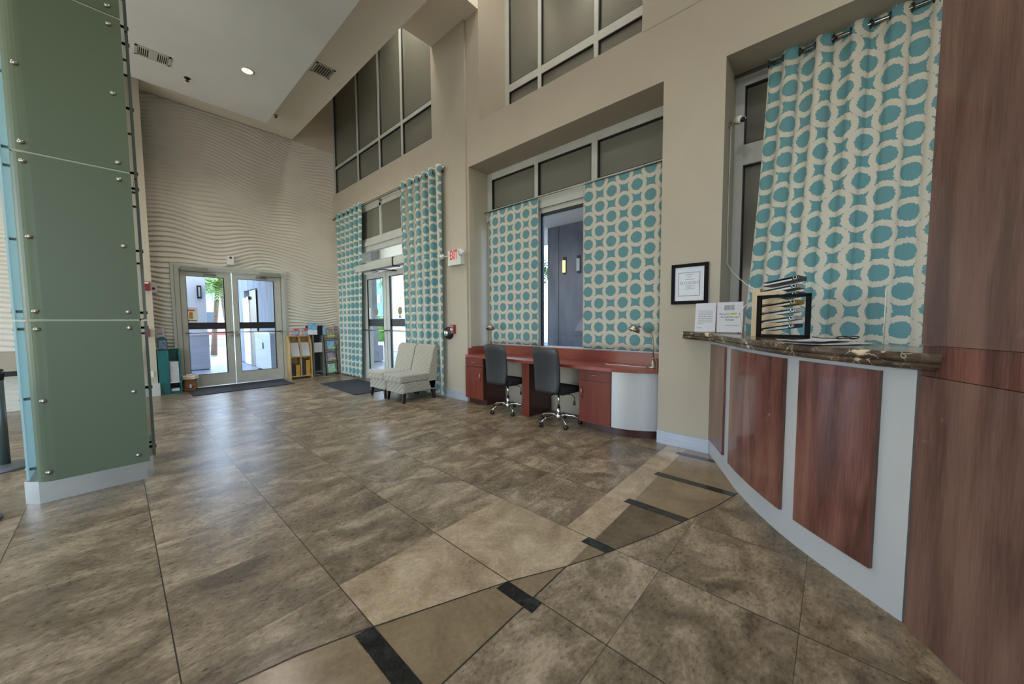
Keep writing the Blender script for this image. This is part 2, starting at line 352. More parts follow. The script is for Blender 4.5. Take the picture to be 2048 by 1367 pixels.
def weave():
    m = P('diamond_upholstery', (176,172,156), .85, spec=.2, sheen=.2); n = m.node_tree.nodes; l = m.node_tree.links; b = n['Principled BSDF']; tc = n['Texture Coordinate']
    mp = n.new('ShaderNodeMapping'); mp.inputs['Rotation'].default_value = (PI/4, PI/4, PI/4); mp.inputs['Scale'].default_value = (75, 75, 75); l.new(tc.outputs['Object'], mp.inputs[0])
    ck = n.new('ShaderNodeTexChecker'); ck.inputs['Scale'].default_value = 1; ck.inputs[1].default_value = lin((170,165,150)); ck.inputs[2].default_value = lin((124,118,102)); l.new(mp.outputs[0], ck.inputs[0]); l.new(ck.outputs[0], b.inputs['Base Color']); return m
M['sofa'] = weave()
M['leg'] = P('espresso_leg', (28,20,18), .35, coat=.2)
M['downlight'] = P('lamp_glow', (255,210,150), .4, emit=((255,206,140), 7))
M['trimwhite'] = P('light_trim', (182,178,166), .5)
# exterior
M['paver'] = P('wet_pavers', (146,146,150), .35, noise=(3, (104,106,114), V1), bump=(8, .5))
M['paver2'] = P('brick_pavers', (112,102,96), .7, noise=(3, (90,82,78), V1))
M['stucco'] = P('white_stucco', (222,222,226), .8, bump=(60, .2))
M['stuccog'] = P('grey_stucco', (132,136,146), .8, noise=(3, (102,106,116), (1, 1, .25)), bump=(20, .4))
M['bronze'] = P('bronze_sconce', (56,50,44), .4, metal=.5)
M['glow'] = P('sconce_glow', (255,214,150), .5, emit=((255,200,120), 2.5))
M['trunk'] = P('palm_trunk', (134,108,88), .9, noise=(6, (104,82,66), (1, 1, 6)))
M['frond'] = P('palm_frond', (96,132,54), .6, noise=(3, (136,160,80), V1))
M['hedge'] = P('hedge_leaves', (96,140,40), .7, noise=(14, (56,92,26), V1), bump=(20, 1))
M['street'] = P('asphalt', (150,150,150), .9, noise=(4, (132,132,134), V1))
M['kerb'] = P('kerb_concrete', (190,188,182), .9)
M['bldg'] = P('pale_building', (188,200,204), .8); M['bldgb'] = P('blue_building', (130,186,206), .8)
M['bwin'] = P('building_window', (70,84,96), .2)
M['carred'] = P('car_paint', (190,40,36), .25, coat=.6)
M['soffbeige'] = P('beige_soffit', (232,222,202), .8)
M['tealdoor'] = P('blue_bin', (24,84,110), .4)

# ================================================================== SETTING
XW = 4.10
# floor with inlaid stone
fl = MB(); fl.box((-7, -6, -.12), (4.85, 10.25, 0), 0)
def inlay(poly, mi, z=.0006): fl.add([(x, y, z) for x, y in poly], [tuple(range(len(poly)))], mi)
inlay([(.731,1.52),(.94,1.43),(1.15,1.34),(1.348,1.255),(1.348,1.905),(.731,1.905)], 1)
inlay([(1.354,1.25),(1.50,1.17),(1.654,1.088),(1.976,1.091),(1.976,1.905),(1.354,1.905)], 1)
inlay([(1.983,1.091),(2.6,1.105),(3.2,1.13),(4.05,1.15),(4.05,1.335),(3.2,1.325),(1.983,1.303)], 1)
inlay([(.731,1.515),(.94,1.425),(1.15,1.335),(1.268,1.282),(1.268,1.08),(.731,1.075)], 2)
inlay([(1.35,1.245),(1.50,1.165),(1.646,1.085),(1.35,1.08)], 2)
inlay([(-.1,1.74),(.244,1.677),(.45,1.62),(.645,1.553),(.645,1.0),(-.1,1.0)], 2)
inlay([(1.66,1.084),(1.86,.99),(1.976,.945),(1.976,1.086)], 2)
inlay([(1.99,1.086),(1.99,.938),(2.3,.82),(2.555,.73),(2.555,1.10)], 3)
inlay([(2.64,1.102),(2.64,.708),(2.95,.61),(3.2,.55),(3.2,1.125)], 2)
inlay([(3.285,1.128),(3.285,.53),(3.6,.68),(3.85,.80),(3.85,1.145)], 2)
inlay([(3.935,1.148),(3.935,.84),(4.1,.92),(4.1,1.15)], 2)
for (x0, x1, y0a, y0b, y1) in ((.648,.728,1.0,1.0,1.54),(1.270,1.350,1.027,1.027,1.268),(1.908,1.985,.975,.942,1.144),(2.558,2.637,.735,.708,1.162),(3.203,3.283,.558,.536,1.173),(3.855,3.932,.80,.84,1.196)):
    inlay([(x0, y0a), (x1, y0b), (x1, y1-.012), (x0, y1)], 4, .0011)
# dark joint along the sweeping curve
arc = [(-.1,1.74),(.244,1.677),(.456,1.627),(.649,1.556),(.727,1.524),(.941,1.431),(1.269,1.288),(1.369,1.243),(1.654,1.086),(1.865,.991),(1.987,.942),(2.3,.82),(2.625,.713),(2.95,.61),(3.288,.532)]
for (a, b) in zip(arc, arc[1:]): inlay([(a[0], a[1]-.003), (b[0], b[1]-.003), (b[0], b[1]+.003), (a[0], a[1]+.003)], 5, .0014)
inlay([(.73,1.073),(1.655,1.083),(1.655,1.089),(.73,1.079)], 5, .0014)
struct('floor', fl, [M['trav'], M['trav_light'], M['tan'], M['tand'], M['strip'], M['gasket']])

# ceilings
struct('ceiling', MB().box((-7.3, -6.3, 5.86), (3.137, 10.1, 8.2)), M['ceil2'])
struct('ceiling_soffit', MB().box((-7, -6, 5.55), (2.33, 8.985, 5.86)), M['ceil'])
struct('ceiling_upper', MB().box((3.137, -6.3, 8.0), (5.2, 10.6, 8.2)), M['ceil'])
struct('ceiling_beam', MB().box((3.137, 4.385, 6.33), (4.86, 5.59, 8.0)), M['ceil2'])

# window wall (right), thickness 4.10..4.86, openings cut by building around them
def wall_cells(x0, x1, y0, y1, z0, z1, holes):
    ys = sorted({y0, y1} | {h[0] for h in holes} | {h[1] for h in holes}); mb = MB()
    ys = [y for y in ys if y0 <= y <= y1]
    for a, b in zip(ys, ys[1:]):
        z = z0
        for h in sorted([h for h in holes if h[0] <= a+1e-6 and h[1] >= b-1e-6], key=lambda q: q[2]):
            if h[2] > z+1e-6: mb.box((x0, a, z), (x1, b, h[2]))
            z = h[3]
        if z < z1-1e-6: mb.box((x0, a, z), (x1, b, z1))
    return mb
holes = [(1.465,4.657,0,3.97),(1.715,4.382,4.61,8.0),(-2.2,.872,0,3.945),(5.62,10.1,4.73,8.0),(5.9,9.65,0,4.17)]
struct('wall_right', wall_cells(XW, 4.86, -6, 10.1, 0, 8.0, holes), M['wall'])
struct('wall_right_pier', wall_cells(XW-.035, XW+.001, 4.70, 10.1, 0, 8.0, [(5.62,10.1,4.73,8.0),(5.9,9.65,0,4.17)]), M['wall'])
struct('wall_right_niche_back', MB().box((4.52, 1.465, 0), (4.80, 4.657, .985)).box((4.52, -2.2, 0), (4.80, .872, .90)), M['wall'])
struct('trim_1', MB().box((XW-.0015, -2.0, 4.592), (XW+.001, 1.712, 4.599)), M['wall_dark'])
# carved wave wall
def wave_wall(y, xs0, xs1, z1, hole=None, dx=.05, dz=.0085, seed=0.):
    mb = MB(); xs = []; x = xs0
    br = [xs0]+([hole[0], hole[1]] if hole else [])+[xs1]
    for a, b in zip(br, br[1:]):
        n = max(1, round((b-a)/dx)); xs += [a+(b-a)*k/n for k in range(n)]
    xs.append(xs1)
    zb = [0]+([hole[2]] if hole else [])+[z1]; zs = []
    for a, b in zip(zb, zb[1:]):
        n = round((b-a)/dz); zs += [a+(b-a)*k/n for k in range(n)]
    zs.append(z1)
    def h(x, z):
        w = z/.076 + 1.7*math.sin(1.25*x+.55*z+seed)+1.0*math.sin(2.5*x-1.35*z+1.7+seed)+.5*math.sin(4.6*x+2.1*z+.4)+1.2*math.sin(.8*z-.6*x+2)
        ph = w-math.floor(w)
        a = .55+.45*math.sin(1.9*x+3.1*z)*math.sin(1.1*z-.9*x+1)
        t = ph/.16 if ph < .16 else 1-(ph-.16)/.84
        t = t*t*(3-2*t) if ph < .16 else t**1.25
        return .046*t*(.5+.5*a)+.004*a
    nx = len(xs); vs = [(x, y-h(x, z), z) for z in zs for x in xs]; fs = []
    for j in range(len(zs)-1):
        for i in range(nx-1):
            if hole and xs[i] >= hole[0]-1e-6 and xs[i+1] <= hole[1]+1e-6 and zs[j+1] <= hole[2]+1e-6: continue
            k = j*nx+i; fs.append((k, k+1, k+nx+1, k+nx))
    mb.add(vs, fs, 0, True); return mb
struct('wall_far_carved', wave_wall(10.10, .50, 4.12, 5.85, (.85, 2.82, 2.57)), M['wave'])
wf = MB().box((.3, 10.115, 0), (.85, 10.30, 8)).box((2.82, 10.115, 0), (4.86, 10.30, 8)).box((.85, 10.115, 2.57), (2.82, 10.30, 8)).box((3.137, 10.09, 5.853), (4.12, 10.12, 8))
struct('wall_far', wf, M['wall'])
struct('wall_left_carved', wave_wall(9.66, -7, .02, 5.55, None, dx=.1, dz=.016, seed=2.), M['wave'])
struct('wall_left_return', MB().box((-.05, 9.60, 0), (.50, 10.3, 5.86)), M['wall'])
struct('wall_left_backing', MB().box((-7, 9.68, 0), (-.05, 10.3, 5.86)), M['wall'])
# lobby enclosure with left glazing and rear openings added for light (outside the picture)
lw = MB().box((-7.3, -6.3, 0), (-7, 10.3, .25)).box((-7.3, -6.3, 4.6), (-7, 10.3, 5.9))
lw.box((-7.3, -6.3, .25), (-7, 3.4, 4.6))
for y in (5.3, 8.2): lw.box((-7.3, y, .25), (-7, y+.35, 4.6))
lw.box((-7.3, 9.4, .25), (-7, 10.3, 4.6))
struct('wall_left_side', lw, M['wall'])
bw = MB().box((-7, -6.3, 0), (4.86, -6, .25)).box((-1.2, -6.3, .25), (3.2, -6, 4.8)).box((-7, -6.3, 4.8), (4.86, -6, 8)).box((3.2, -6.3, .25), (4.86, -6, 4.8))
for x in (-7, -4.1): bw.box((x, -6.3, .25), (x+.3, -6, 4.8))
struct('wall_rear', bw, M['wall'])

# baseboards
struct('baseboard_right', MB().box((XW-.02, .93, 0), (XW, 1.465, .145)).box((XW-.055, 4.70, 0), (XW-.036, 5.9, .145)), M['base'])
struct('baseboard_far', MB().box((2.86, 10.05, 0), (4.06, 10.07, .12)).box((-.05, 9.55, 0), (.525, 9.60, .24)).box((.50, 9.6, 0), (.525, 10.06, .24)), M['white_frame'])

# windows ---------------------------------------------------------
def window(name, x, ys, zs, gl, dep=.06, gm='dark', gx=None):
    r_ = struct(name, loc=(x, (ys[0][0]+ys[-1][1])/2, zs[0][0]))
    fb = MB().frame(None, x-dep/2, x+dep/2, ys, zs, 0); build('window_frame', fb, M['white_frame'], r_)
    g = MB(); k = MB()
    for (a, b) in zip(ys, ys[1:]):
        for (c, e) in zip(zs, zs[1:]):
            y0, y1, z0, z1 = a[1], b[0], c[1], e[0]
            g.box((x+.012, y0, z0), (x+.02, y1, z1))
            for q in (((x-dep/2+.006, y0, z0), (x+.012, y0+.012, z1)), ((x-dep/2+.006, y1-.012, z0), (x+.012, y1, z1)), ((x-dep/2+.006, y0, z0), (x+.012, y1, z0+.012)), ((x-dep/2+.006, y0, z1-.012), (x+.012, y1, z1))): k.box(*q)
    build('glass', g, M[gm], r_); build('gasket', k, M['gasket'], r_); return r_
window('window_1', 4.16, [(5.62,5.68),(6.70,6.77),(7.63,7.70),(8.68,8.75),(10.03,10.10)], [(4.73,4.80),(5.42,5.49),(7.9,8.0)], 0)
window('window_2', 4.75, [(1.60,1.70),(2.60,2.67),(3.60,3.67),(4.29,4.38)], [(4.61,4.68),(5.30,5.42),(7.9,8.0)], 0)
w3 = window('window_3', 4.58, [(1.466,1.53),(2.50,2.59),(3.53,3.60),(4.55,4.656)], [(3.06,3.34),(3.85,3.968)], 0, dep=.08)
b3 = MB()
for a, b in ((1.466,1.60),(3.475,3.56),(4.55,4.656)): b3.box((4.54, a, .985), (4.62, b, 3.06))
b3.box((4.54,2.50,.985),(4.62,2.59,3.06)); b3.box((4.50,1.47,3.13),(4.54,4.65,3.25)); build('window_rail', b3, M['white_frame'], w3)
build('glass', MB().box((4.59,1.60,.99),(4.60,2.50,3.06)).box((4.59,2.59,.99),(4.60,3.475,3.06)).box((4.59,3.56,.99),(4.60,4.55,3.06)), M['glass_tint'], w3)
build('gasket', MB().box((4.545,3.44,.99),(4.585,3.475,3.06)).box((4.545,2.59,3.02),(4.585,3.475,3.06)), M['gasket'], w3)
w4 = window('window_4', 4.59, [(-2.2,-2.1),(-.60,-.52),(.785,.87)], [(.90,.98),(3.03,3.24),(3.84,3.94)], 0, dep=.08)

# door 1: double glass doors in the carved wall --------------------
def doors_y():
    D = struct('door_1', loc=(1.83, 10.1, 0)); fr = MB()
    fr.box((.852,10.0,0),(.925,10.13,2.568)).box((2.745,10.0,0),(2.818,10.13,2.568)).box((.926,10.002,2.50),(2.744,10.128,2.567)).box((.925,10.09,0),(.955,10.13,2.50)).box((2.70,10.09,0),(2.745,10.13,2.50))
    build('door_frame', fr, M['door_frame'], D)
    for x0, x1, gx0, gx1 in ((.935, 1.785, 1.025, 1.655), (1.80, 2.735, 1.895, 2.60)):
        lf = MB().box((x0,10.04,.02),(gx0,10.085,2.49)).box((gx1,10.04,.02),(x1,10.085,2.49)).box((gx0,10.04,.02),(gx1,10.085,.275)).box((gx0,10.04,2.37),(gx1,10.085,2.49))
        o = build('door_leaf', lf, M['door_frame'], D)
        g = MB().box((gx0,10.058,.275),(gx1,10.064,2.37)); build('glass', g, M['glass'], o)
        k = MB().box((gx1-.02,10.036,.275),(gx1,10.05,2.37)).box((gx0,10.036,.275),(gx0+.008,10.05,2.37)).box((gx0,10.036,.275),(gx1,10.05,.285)).box((gx0,10.036,2.36),(gx1,10.05,2.37)); build('gasket', k, M['gasket'], o)
        build('safety_band', MB().box((gx0,10.05,1.25),(gx1,10.057,1.395)), M['gasket'], o)
        bar = MB().tube([(x0+.05,9.975,1.175),(x1-.03,9.975,1.175)], .014)
        for q in (x0+.055, x1-.035): bar.tube([(q,9.975,1.175),(q,10.05,1.175)], .02)
        build('push_bar', bar, M['nickel'], o)
        kn = MB(); s_ = x1-.045 if x0 < 1.5 else x0+.045
        kn.lathe([(.022,0),(.022,.03),(.014,.05)], (s_,10.04,1.10), (0,-1,0)); kn.lathe([(.012,0),(.012,.006)], (s_,10.04,.93), (0,-1,0)); build('lock', kn, M['nickel'], o)
        cl = MB().rbox((x0+.02 if x0 < 1.5 else x0+.52, 9.95, 2.455), (x0+.44 if x0 < 1.5 else x1-.02, 10.03, 2.55), .012, ax=0)
        e = x0+.46 if x0 < 1.5 else x0+.52; cl.tube([(e-.08,9.99,2.45),(e-.04,9.99,2.42),(e+.12,10.02,2.42)], .014); cl.lathe([(.03,0),(.03,.04)], (e-.06,9.99,2.41), (0,0,1)); build('door_closer', cl, P('closer_paint', (122,120,108), .5), o)
    return D
doors_y()
struct('trim_2', MB().box((.80,10.03,0),(.85,10.10,2.62)).box((2.82,10.03,0),(2.87,10.10,2.62)).box((.851,10.032,2.572),(2.819,10.10,2.62)), M['white_frame'])

# door 2: entry behind the curtains ---------------------------------
D2 = struct('door_2', loc=(4.13, 7.46, 0)); fr = MB()
for a, b in ((5.9,6.0),(8.68,8.78),(9.55,9.65)): fr.box((4.09,a,0),(4.17,b,4.17))
fr.box((4.09,7.60,3.33),(4.17,7.68,4.05)).box((4.09,5.9,3.98),(4.17,9.65,4.17)).box((4.09,5.9,3.04),(4.17,9.65,3.34)).box((4.06,5.9,3.16),(4.09,9.65,3.26)).box((4.09,5.9,2.58),(4.17,9.65,2.80)).box((4.09,8.50,0),(4.17,8.68,2.58)).box((4.09,6.0,0),(4.17,6.42,2.58)).box((4.09,8.78,0),(4.17,9.55,.12)).box((4.09,8.78,1.0),(4.17,9.55,1.06))
build('door_frame', fr, M['white_frame'], D2)
build('transom_glass', MB().box((4.12,7.68,3.34),(4.13,8.68,3.98)).box((4.12,6.0,3.34),(4.13,7.60,3.98)).box((4.12,8.78,3.34),(4.13,9.55,3.98)), M['dark'], D2)
build('lower_transom_glass', MB().box((4.12,6.0,2.80),(4.13,8.68,3.04)), M['glass'], D2)
build('sidelight_glass', MB().box((4.12,8.78,.12),(4.13,9.55,1.0)).box((4.12,8.78,1.06),(4.13,9.55,3.04)), M['dark'], D2)
op = MB().rbox((3.93,6.42,2.56),(4.085,8.66,2.72), .015, ax=1); build('door_operator', op, M['white_frame'], D2)
build('operator_end', MB().box((3.925,6.85,2.545),(4.085,6.90,2.735)), M['gasket'], D2)
ar = MB().tube([(4.0,7.95,2.56),(3.93,7.2,2.50),(4.06,6.95,2.47)], .012).lathe([(.03,0),(.03,.03)], (4.0,7.0,2.46), (0,0,1)).tube([(4.02,9.0,2.46),(4.02,8.5,2.40)], .012); build('door_closer', ar, M['darkmetal'], D2)
for y0, y1 in ((7.47,8.48),(6.44,7.45)):
    g0, g1 = y0+.13, y1-.13
    lf = MB().box((4.09,y0,.02),(4.15,g0,2.52)).box((4.09,g1,.02),(4.15,y1,2.52)).box((4.09,g0,.02),(4.15,g1,.25)).box((4.09,g0,2.39),(4.15,g1,2.52)); o = build('door_leaf', lf, M['white_frame'], D2)
    build('glass', MB().box((4.115,g0,.25),(4.121,g1,2.39)), M['glass'], o)
    k = MB().box((4.085,g1-.03,.25),(4.11,g1,2.39)).box((4.085,g0,.25),(4.11,g0+.012,2.39)).box((4.085,g0,2.375),(4.11,g1,2.39)); build('gasket', k, M['gasket'], o)
    build('safety_band', MB().box((4.106,g0,1.285),(4.113,g1,1.45)), M['gasket'], o)
    bar = MB().tube([(4.02,y0+.05,1.19),(4.02,y1-.02,1.19)], .013)
    for q in (y0+.06, y1-.04): bar.tube([(4.02,q,1.19),(4.10,q,1.19)], .016)
    build('push_bar', bar, M['nickel'], o)
    build('medallion', MB().lathe([(.085,0),(.085,.003)], (4.105,(g0+g1)/2-.02,1.62), (-1,0,0), seg=28), P('gold_medallion', (120,112,70), .5), o)
    build('sticker', MB().box((4.106,(g0+g1)/2-.06,1.46),(4.110,(g0+g1)/2+.04,1.53)), M['bluep'], o)
    build('pull_handle', MB().tube([(4.15,g0-.03,.90),(4.22,g0-.03,.92),(4.22,g0-.03,1.2),(4.15,g0-.03,1.22)], .012), M['black'], o)
build('notice', MB().box((4.105,8.24,1.45),(4.109,8.33,1.72)), M['paper'], D2)

# ================================================================== GLASS COLUMN
col = thing('glass_clad_column', 'square column clad in frosted green glass panels on round metal studs', 'column', (-.15, 4.9, 0))
kb = MB().prism([(-.455,4.53),(.130,4.555),(.178,4.66),(.178,5.25),(-.53,5.25),(-.53,4.62)], 0, .175); build('kick_plate', kb, M['kick'], col)
[fixn(build('joint_light_strip', MB().box((-.44,4.456,z),(.145,4.466,z+.017)), P('joint_gap_light', (150,158,138), .6), col)) for z in (1.412,2.645,3.875)]  # added pale strips; their colour stands for brightness showing through the panel gaps
build('core', MB().box((-.36,4.72,.175),(.06,5.15,5.55)), M['ceil2'], col)
zj = [(.182,1.415),(1.43,2.648),(2.663,3.878),(3.893,5.1)]
for z0, z1 in zj:
    prof = [(.150,4.45),(-.36,4.45)]+[(-.36-.098*math.sin(t*PI/2/7), 4.45+.085*(1-math.cos(t*PI/2/7))) for t in range(1, 8)]
    back = [(x+(.010 if y > 4.47 else .004 if y > 4.451 else 0), y+.012) for x, y in reversed(prof)]
    p_ = MB(); ring = prof+back; p_.prism(list(reversed(ring)), z0, z1); build('front_panel', p_, M['frost'], col)
    sp_ = MB().box((.176,4.60,z0),(.196,5.20,z1)); build('side_panel', sp_, M['edge'], col)
    sb = MB().box((-.515,4.60,z0),(-.503,5.20,z1)); build('side_panel', sb, M['frost_skylit'], col)
st = [.255,.81,1.355,1.49,2.04,2.585,2.72,3.27,3.81,3.95,4.5]
for z in st:
    for x in (-.394, .081):
        s_ = MB().lathe([(.008,-.25),(.008,0),(.017,.0),(.017,.008),(.014,.012),(.0,.013)], (x,4.448,z), (0,-1,0), seg=14); build('stud', s_, M['nickel'], col)
    build('side_stud', MB().tube([(.05,4.66,z),(.176,4.66,z)], .011).tube([(.196,4.66,z),(.204,4.66,z)], .016), M['darkmetal'], col)
    build('side_stud', MB().tube([(-.36,4.66,z),(-.503,4.66,z)], .011).tube([(-.515,4.66,z),(-.524,4.66,z)], .016), M['nickel'], col)
    build('side_stud', MB().tube([(.05,5.10,z-.06),(.176,5.10,z-.06)], .011), M['darkmetal'], col)

# ================================================================== CEILING ITEMS
def vent(name, label, cx, cy, z, wx, wy, parts):
    t = thing(name, label, 'vent', (cx, cy, z))
    b = MB(); w = .03
    b.box((cx-wx,cy-wy,z-.012),(cx+wx,cy-wy+w,z)).box((cx-wx,cy+wy-w,z-.012),(cx+wx,cy+wy,z)).box((cx-wx,cy-wy,z-.012),(cx-wx+w,cy+wy,z)).box((cx+wx-w,cy-wy,z-.012),(cx+wx,cy+wy,z))
    build('vent_frame', b, M['trimwhite'], t); build('vent_backing', MB().box((cx-wx,cy-wy,z-.003),(cx+wx,cy+wy,z)), M['gasket'], t)
    s_ = MB()
    for (x0, x1, n, solid) in parts:
        if solid: s_.box((x0,cy-wy+w,z-.010),(x1,cy+wy-w,z-.004)); continue
        for k in range(n):
            x = x0+(x1-x0)*(k+.5)/n; s_.box((x-.0045,cy-wy+w,z-.013),(x+.0045,cy+wy-w,z-.004))
    build('louvres', s_, M['trimwhite'], t); return t
vent('ceiling_vent', 'long ceiling vent with two louvre banks beside the glass column', .60, 8.03, 5.55, .20, .14, [(.43,.54,5,0),(.55,.65,0,1),(.66,.77,5,0)])
vent('ceiling_vent', 'square ceiling vent with louvres in the narrow strip by the upper windows', 2.70, 6.93, 5.86, .16, .16, [(2.57,2.83,7,0)])
dl = thing('recessed_light', 'lit round recessed downlight glowing warm in the soffit', 'ceiling light', (1.67, 7.37, 5.55))
build('trim_ring', MB().torus((1.67,7.37,5.548), (0,0,1), .085, .014), M['trimwhite'], dl)
build('lamp', MB().lathe([(.078,0),(.06,-.012),(.0,-.016)], (1.67,7.37,5.546), (0,0,1)), M['downlight'], dl)
light('downlight_glow', 'SPOT', (1.67, 7.37, 5.51), (0, 0, -1), 190, (1, .9, .78), spot_size=2.6, spot_blend=.8, shadow_soft_size=.08)
for (x, y, z) in ((1.67,3.9,5.55),(1.67,.8,5.55),(-2.2,7.37,5.55),(-2.2,3.9,5.55),(-2.2,.8,5.55),(3.6,6.1,8.0),(3.6,5.9,8.0),(4.0,3.0,8.0),(3.6,1.0,8.0),(3.5,3.6,8.0)):  # unseen downlights added to brighten the lobby and the tall upper void
    q = thing('recessed_light', 'lit round downlight added in the ceiling overhead, unseen', 'ceiling light', (x, y, z), group='added unseen downlights overhead')
    build('trim_ring', MB().torus((x,y,z-.002), (0,0,1), .085, .014), M['trimwhite'], q); build('lamp', MB().lathe([(.078,0),(.06,-.012),(.0,-.016)], (x,y,z-.004), (0,0,1)), M['downlight'], q)
    light('downlight_glow', 'SPOT', (x, y, z-.04), (0, 0, -1), 105, (1, .96, .90), spot_size=2.7, spot_blend=.8, shadow_soft_size=.10)
for (x, y, z, lb) in ((1.03,8.34,5.55,'dark sprinkler head in the soffit near the long vent'),(2.44,7.9,5.86,'small sprinkler head in the narrow ceiling strip near the square vent'),(2.55,9.14,5.86,'small sprinkler head in the ceiling strip close to the carved wall')):
    t = thing('sprinkler_head', lb, 'sprinkler', (x, y, z), group='ceiling sprinklers')
    build('escutcheon', MB().lathe([(.045,0),(.04,-.012),(.015,-.014)], (x,y,z), (0,0,1)), M['nickel'] if z > 5.7 else M['darkmetal'], t)
    build('nozzle', MB().lathe([(.012,-.01),(.012,-.05),(.026,-.052),(.026,-.056)], (x,y,z), (0,0,1)), M['darkmetal'], t)

# ================================================================== CURTAINS
def curtain(name, label, x, yt0, yt1, yb0, yb1, zt, zb, nf, A, parent_cat='curtain', flare=None, group=None, rod_z=None, u0=0., wob=.0, pleat=0):
    """hung in a plane of constant x; y runs from *0 to *1"""
    t = thing(name, label, parent_cat, (x, (yb0+yb1)/2, zb), group=group)
    nu, nv = nf*20, 46; mb = MB(); uvs = []
    for j in range(nv+1):
        v = j/nv; z = zt+(zb-zt)*v; pts = []
        for i in range(nu+1):
            s_ = i/nu; e = v**(1.4 if flare else 1)
            y = (yt0+(yt1-yt0)*s_)*(1-e)+(yb0+(yb1-yb0)*s_)*e
            amp = A*(1-.35*v)*(1+.25*math.sin(s_*9+2*v)); ph = 2*PI*nf*s_
            pts.append((x+amp*math.sin(ph+wob*math.sin(v*3+s_*5)), y+.012*math.sin(2*ph+v), z))
        if j == 0:
            L = [0]
            for p, q in zip(pts, pts[1:]): L.append(L[-1]+math.hypot(p[0]-q[0], p[1]-q[1]))
        for i, p in enumerate(pts): mb.v.append(p); uvs.append((L[i]+u0, p[2]))
    for j in range(nv):
        for i in range(nu): k = j*(nu+1)+i; mb.f.append([k, k+1, k+nu+2, k+nu+1]); mb.m.append(0); mb.sm.append(True)
    if pleat: mb.uv = uvs = [((i % (nu+1))/nu*nf*pleat+u0, z_) for i, (_, z_) in enumerate(uvs)]
    mb.uv = uvs; o = build('drape', mb, M['rings'], t); so = o.modifiers.new('thickness', 'SOLIDIFY'); so.thickness = .003
    if rod_z:
        for k in range(nf*2):
            s_ = (k+.5)/(2*nf)
            y = yt0+(yt1-yt0)*(k/(2*nf)+.25/(2*nf)*0+.0)
            g = MB().torus((x, y, rod_z), (.25*(1 if k % 2 else -1), 1, 0), .030, .007); build('grommet', g, M['darkmetal'], t)
    return t
def rod(label, x, y0, y1, z, rr=.012, finial=True, brackets=(), wallx=XW):
    t = thing('curtain_rod', label, 'curtain rod', (x, (y0+y1)/2, z))
    build('rod', MB().tube([(x,y0,z),(x,y1,z)], rr), M['steel'], t)
    if finial:
        for y, s_ in ((y0,-1),(y1,1)): build('finial', MB().lathe([(rr,0),(rr*2.2,.005),(rr*2.4,.03),(rr*1.4,.035),(rr*1.8,.05),(0,.055)], (x,y,z), (0,s_,0)), M['steel'], t)
    for y in brackets: build('bracket', MB().tube([(x,y,z),(wallx,y,z)], .008).lathe([(.028,0),(.028,.01)], (wallx,y,z), (-1,0,0)), M['steel'], t)
    return t
rod('brushed steel curtain rod above the glass entry doors', 3.985, 5.22, 9.88, 4.07, brackets=(5.3, 7.55, 9.82), wallx=4.064)
curtain('curtain', 'narrow teal ring-print curtain hanging left of the entry doors beside the brochure racks', 3.985, 9.74, 8.27, 9.74, 8.52, 4.15, .02, 6, .055, rod_z=4.07, group='curtains at the entry doors', u0=.25, pleat=.332)
curtain('curtain', 'teal ring-print curtain right of the entry doors behind the grey slipper chairs', 3.985, 6.62, 5.25, 6.50, 5.27, 4.15, .03, 6, .055, rod_z=4.07, group='curtains at the entry doors', u0=.273, pleat=.325)
rod('dark steel rod carrying the large curtain over the counter', 4.42, -2.1, .86, 3.89, rr=.016, finial=False)
curtain('curtain', 'large teal ring-print curtain flaring behind the reception counter', 4.42, .57, -1.55, .775, -1.75, 3.97, .30, 9, .034, flare=True, rod_z=3.89, u0=.10, wob=.5)
rod('thin steel rod holding the flat panels above the desk', 4.44, 1.50, 4.645, 3.275, rr=.008, finial=False)
def blind(label, y0, y1, u0):
    mb = MB(); z0, z1 = 1.0, 3.285; uvs = []; n = 24; m_ = 20
    for j in range(m_+1):
        for i in range(n+1):
            y = y0+(y1-y0)*i/n; z = z0+(z1-z0)*j/m_; mb.v.append((4.45+.004*math.sin(i*.7)*(1-j/m_), y, z)); uvs.append((y0-y+u0, z))
    for j in range(m_):
        for i in range(n): k = j*(n+1)+i; mb.f.append([k, k+1, k+n+2, k+n+1]); mb.m.append(0); mb.sm.append(True)
    mb.uv = uvs; o = build('fabric_panel', mb, M['rings']); o.modifiers.new('t', 'SOLIDIFY').thickness = .004
    tag(o, label, 'curtain panel', 'flat fabric panels over the desk window'); return o
blind('flat teal ring-print fabric panel at the left of the desk window, the narrower one', 4.535, 3.455, .02)
blind('flat teal ring-print fabric panel at the right of the desk window, the wider one', 2.66, 1.59, .09)

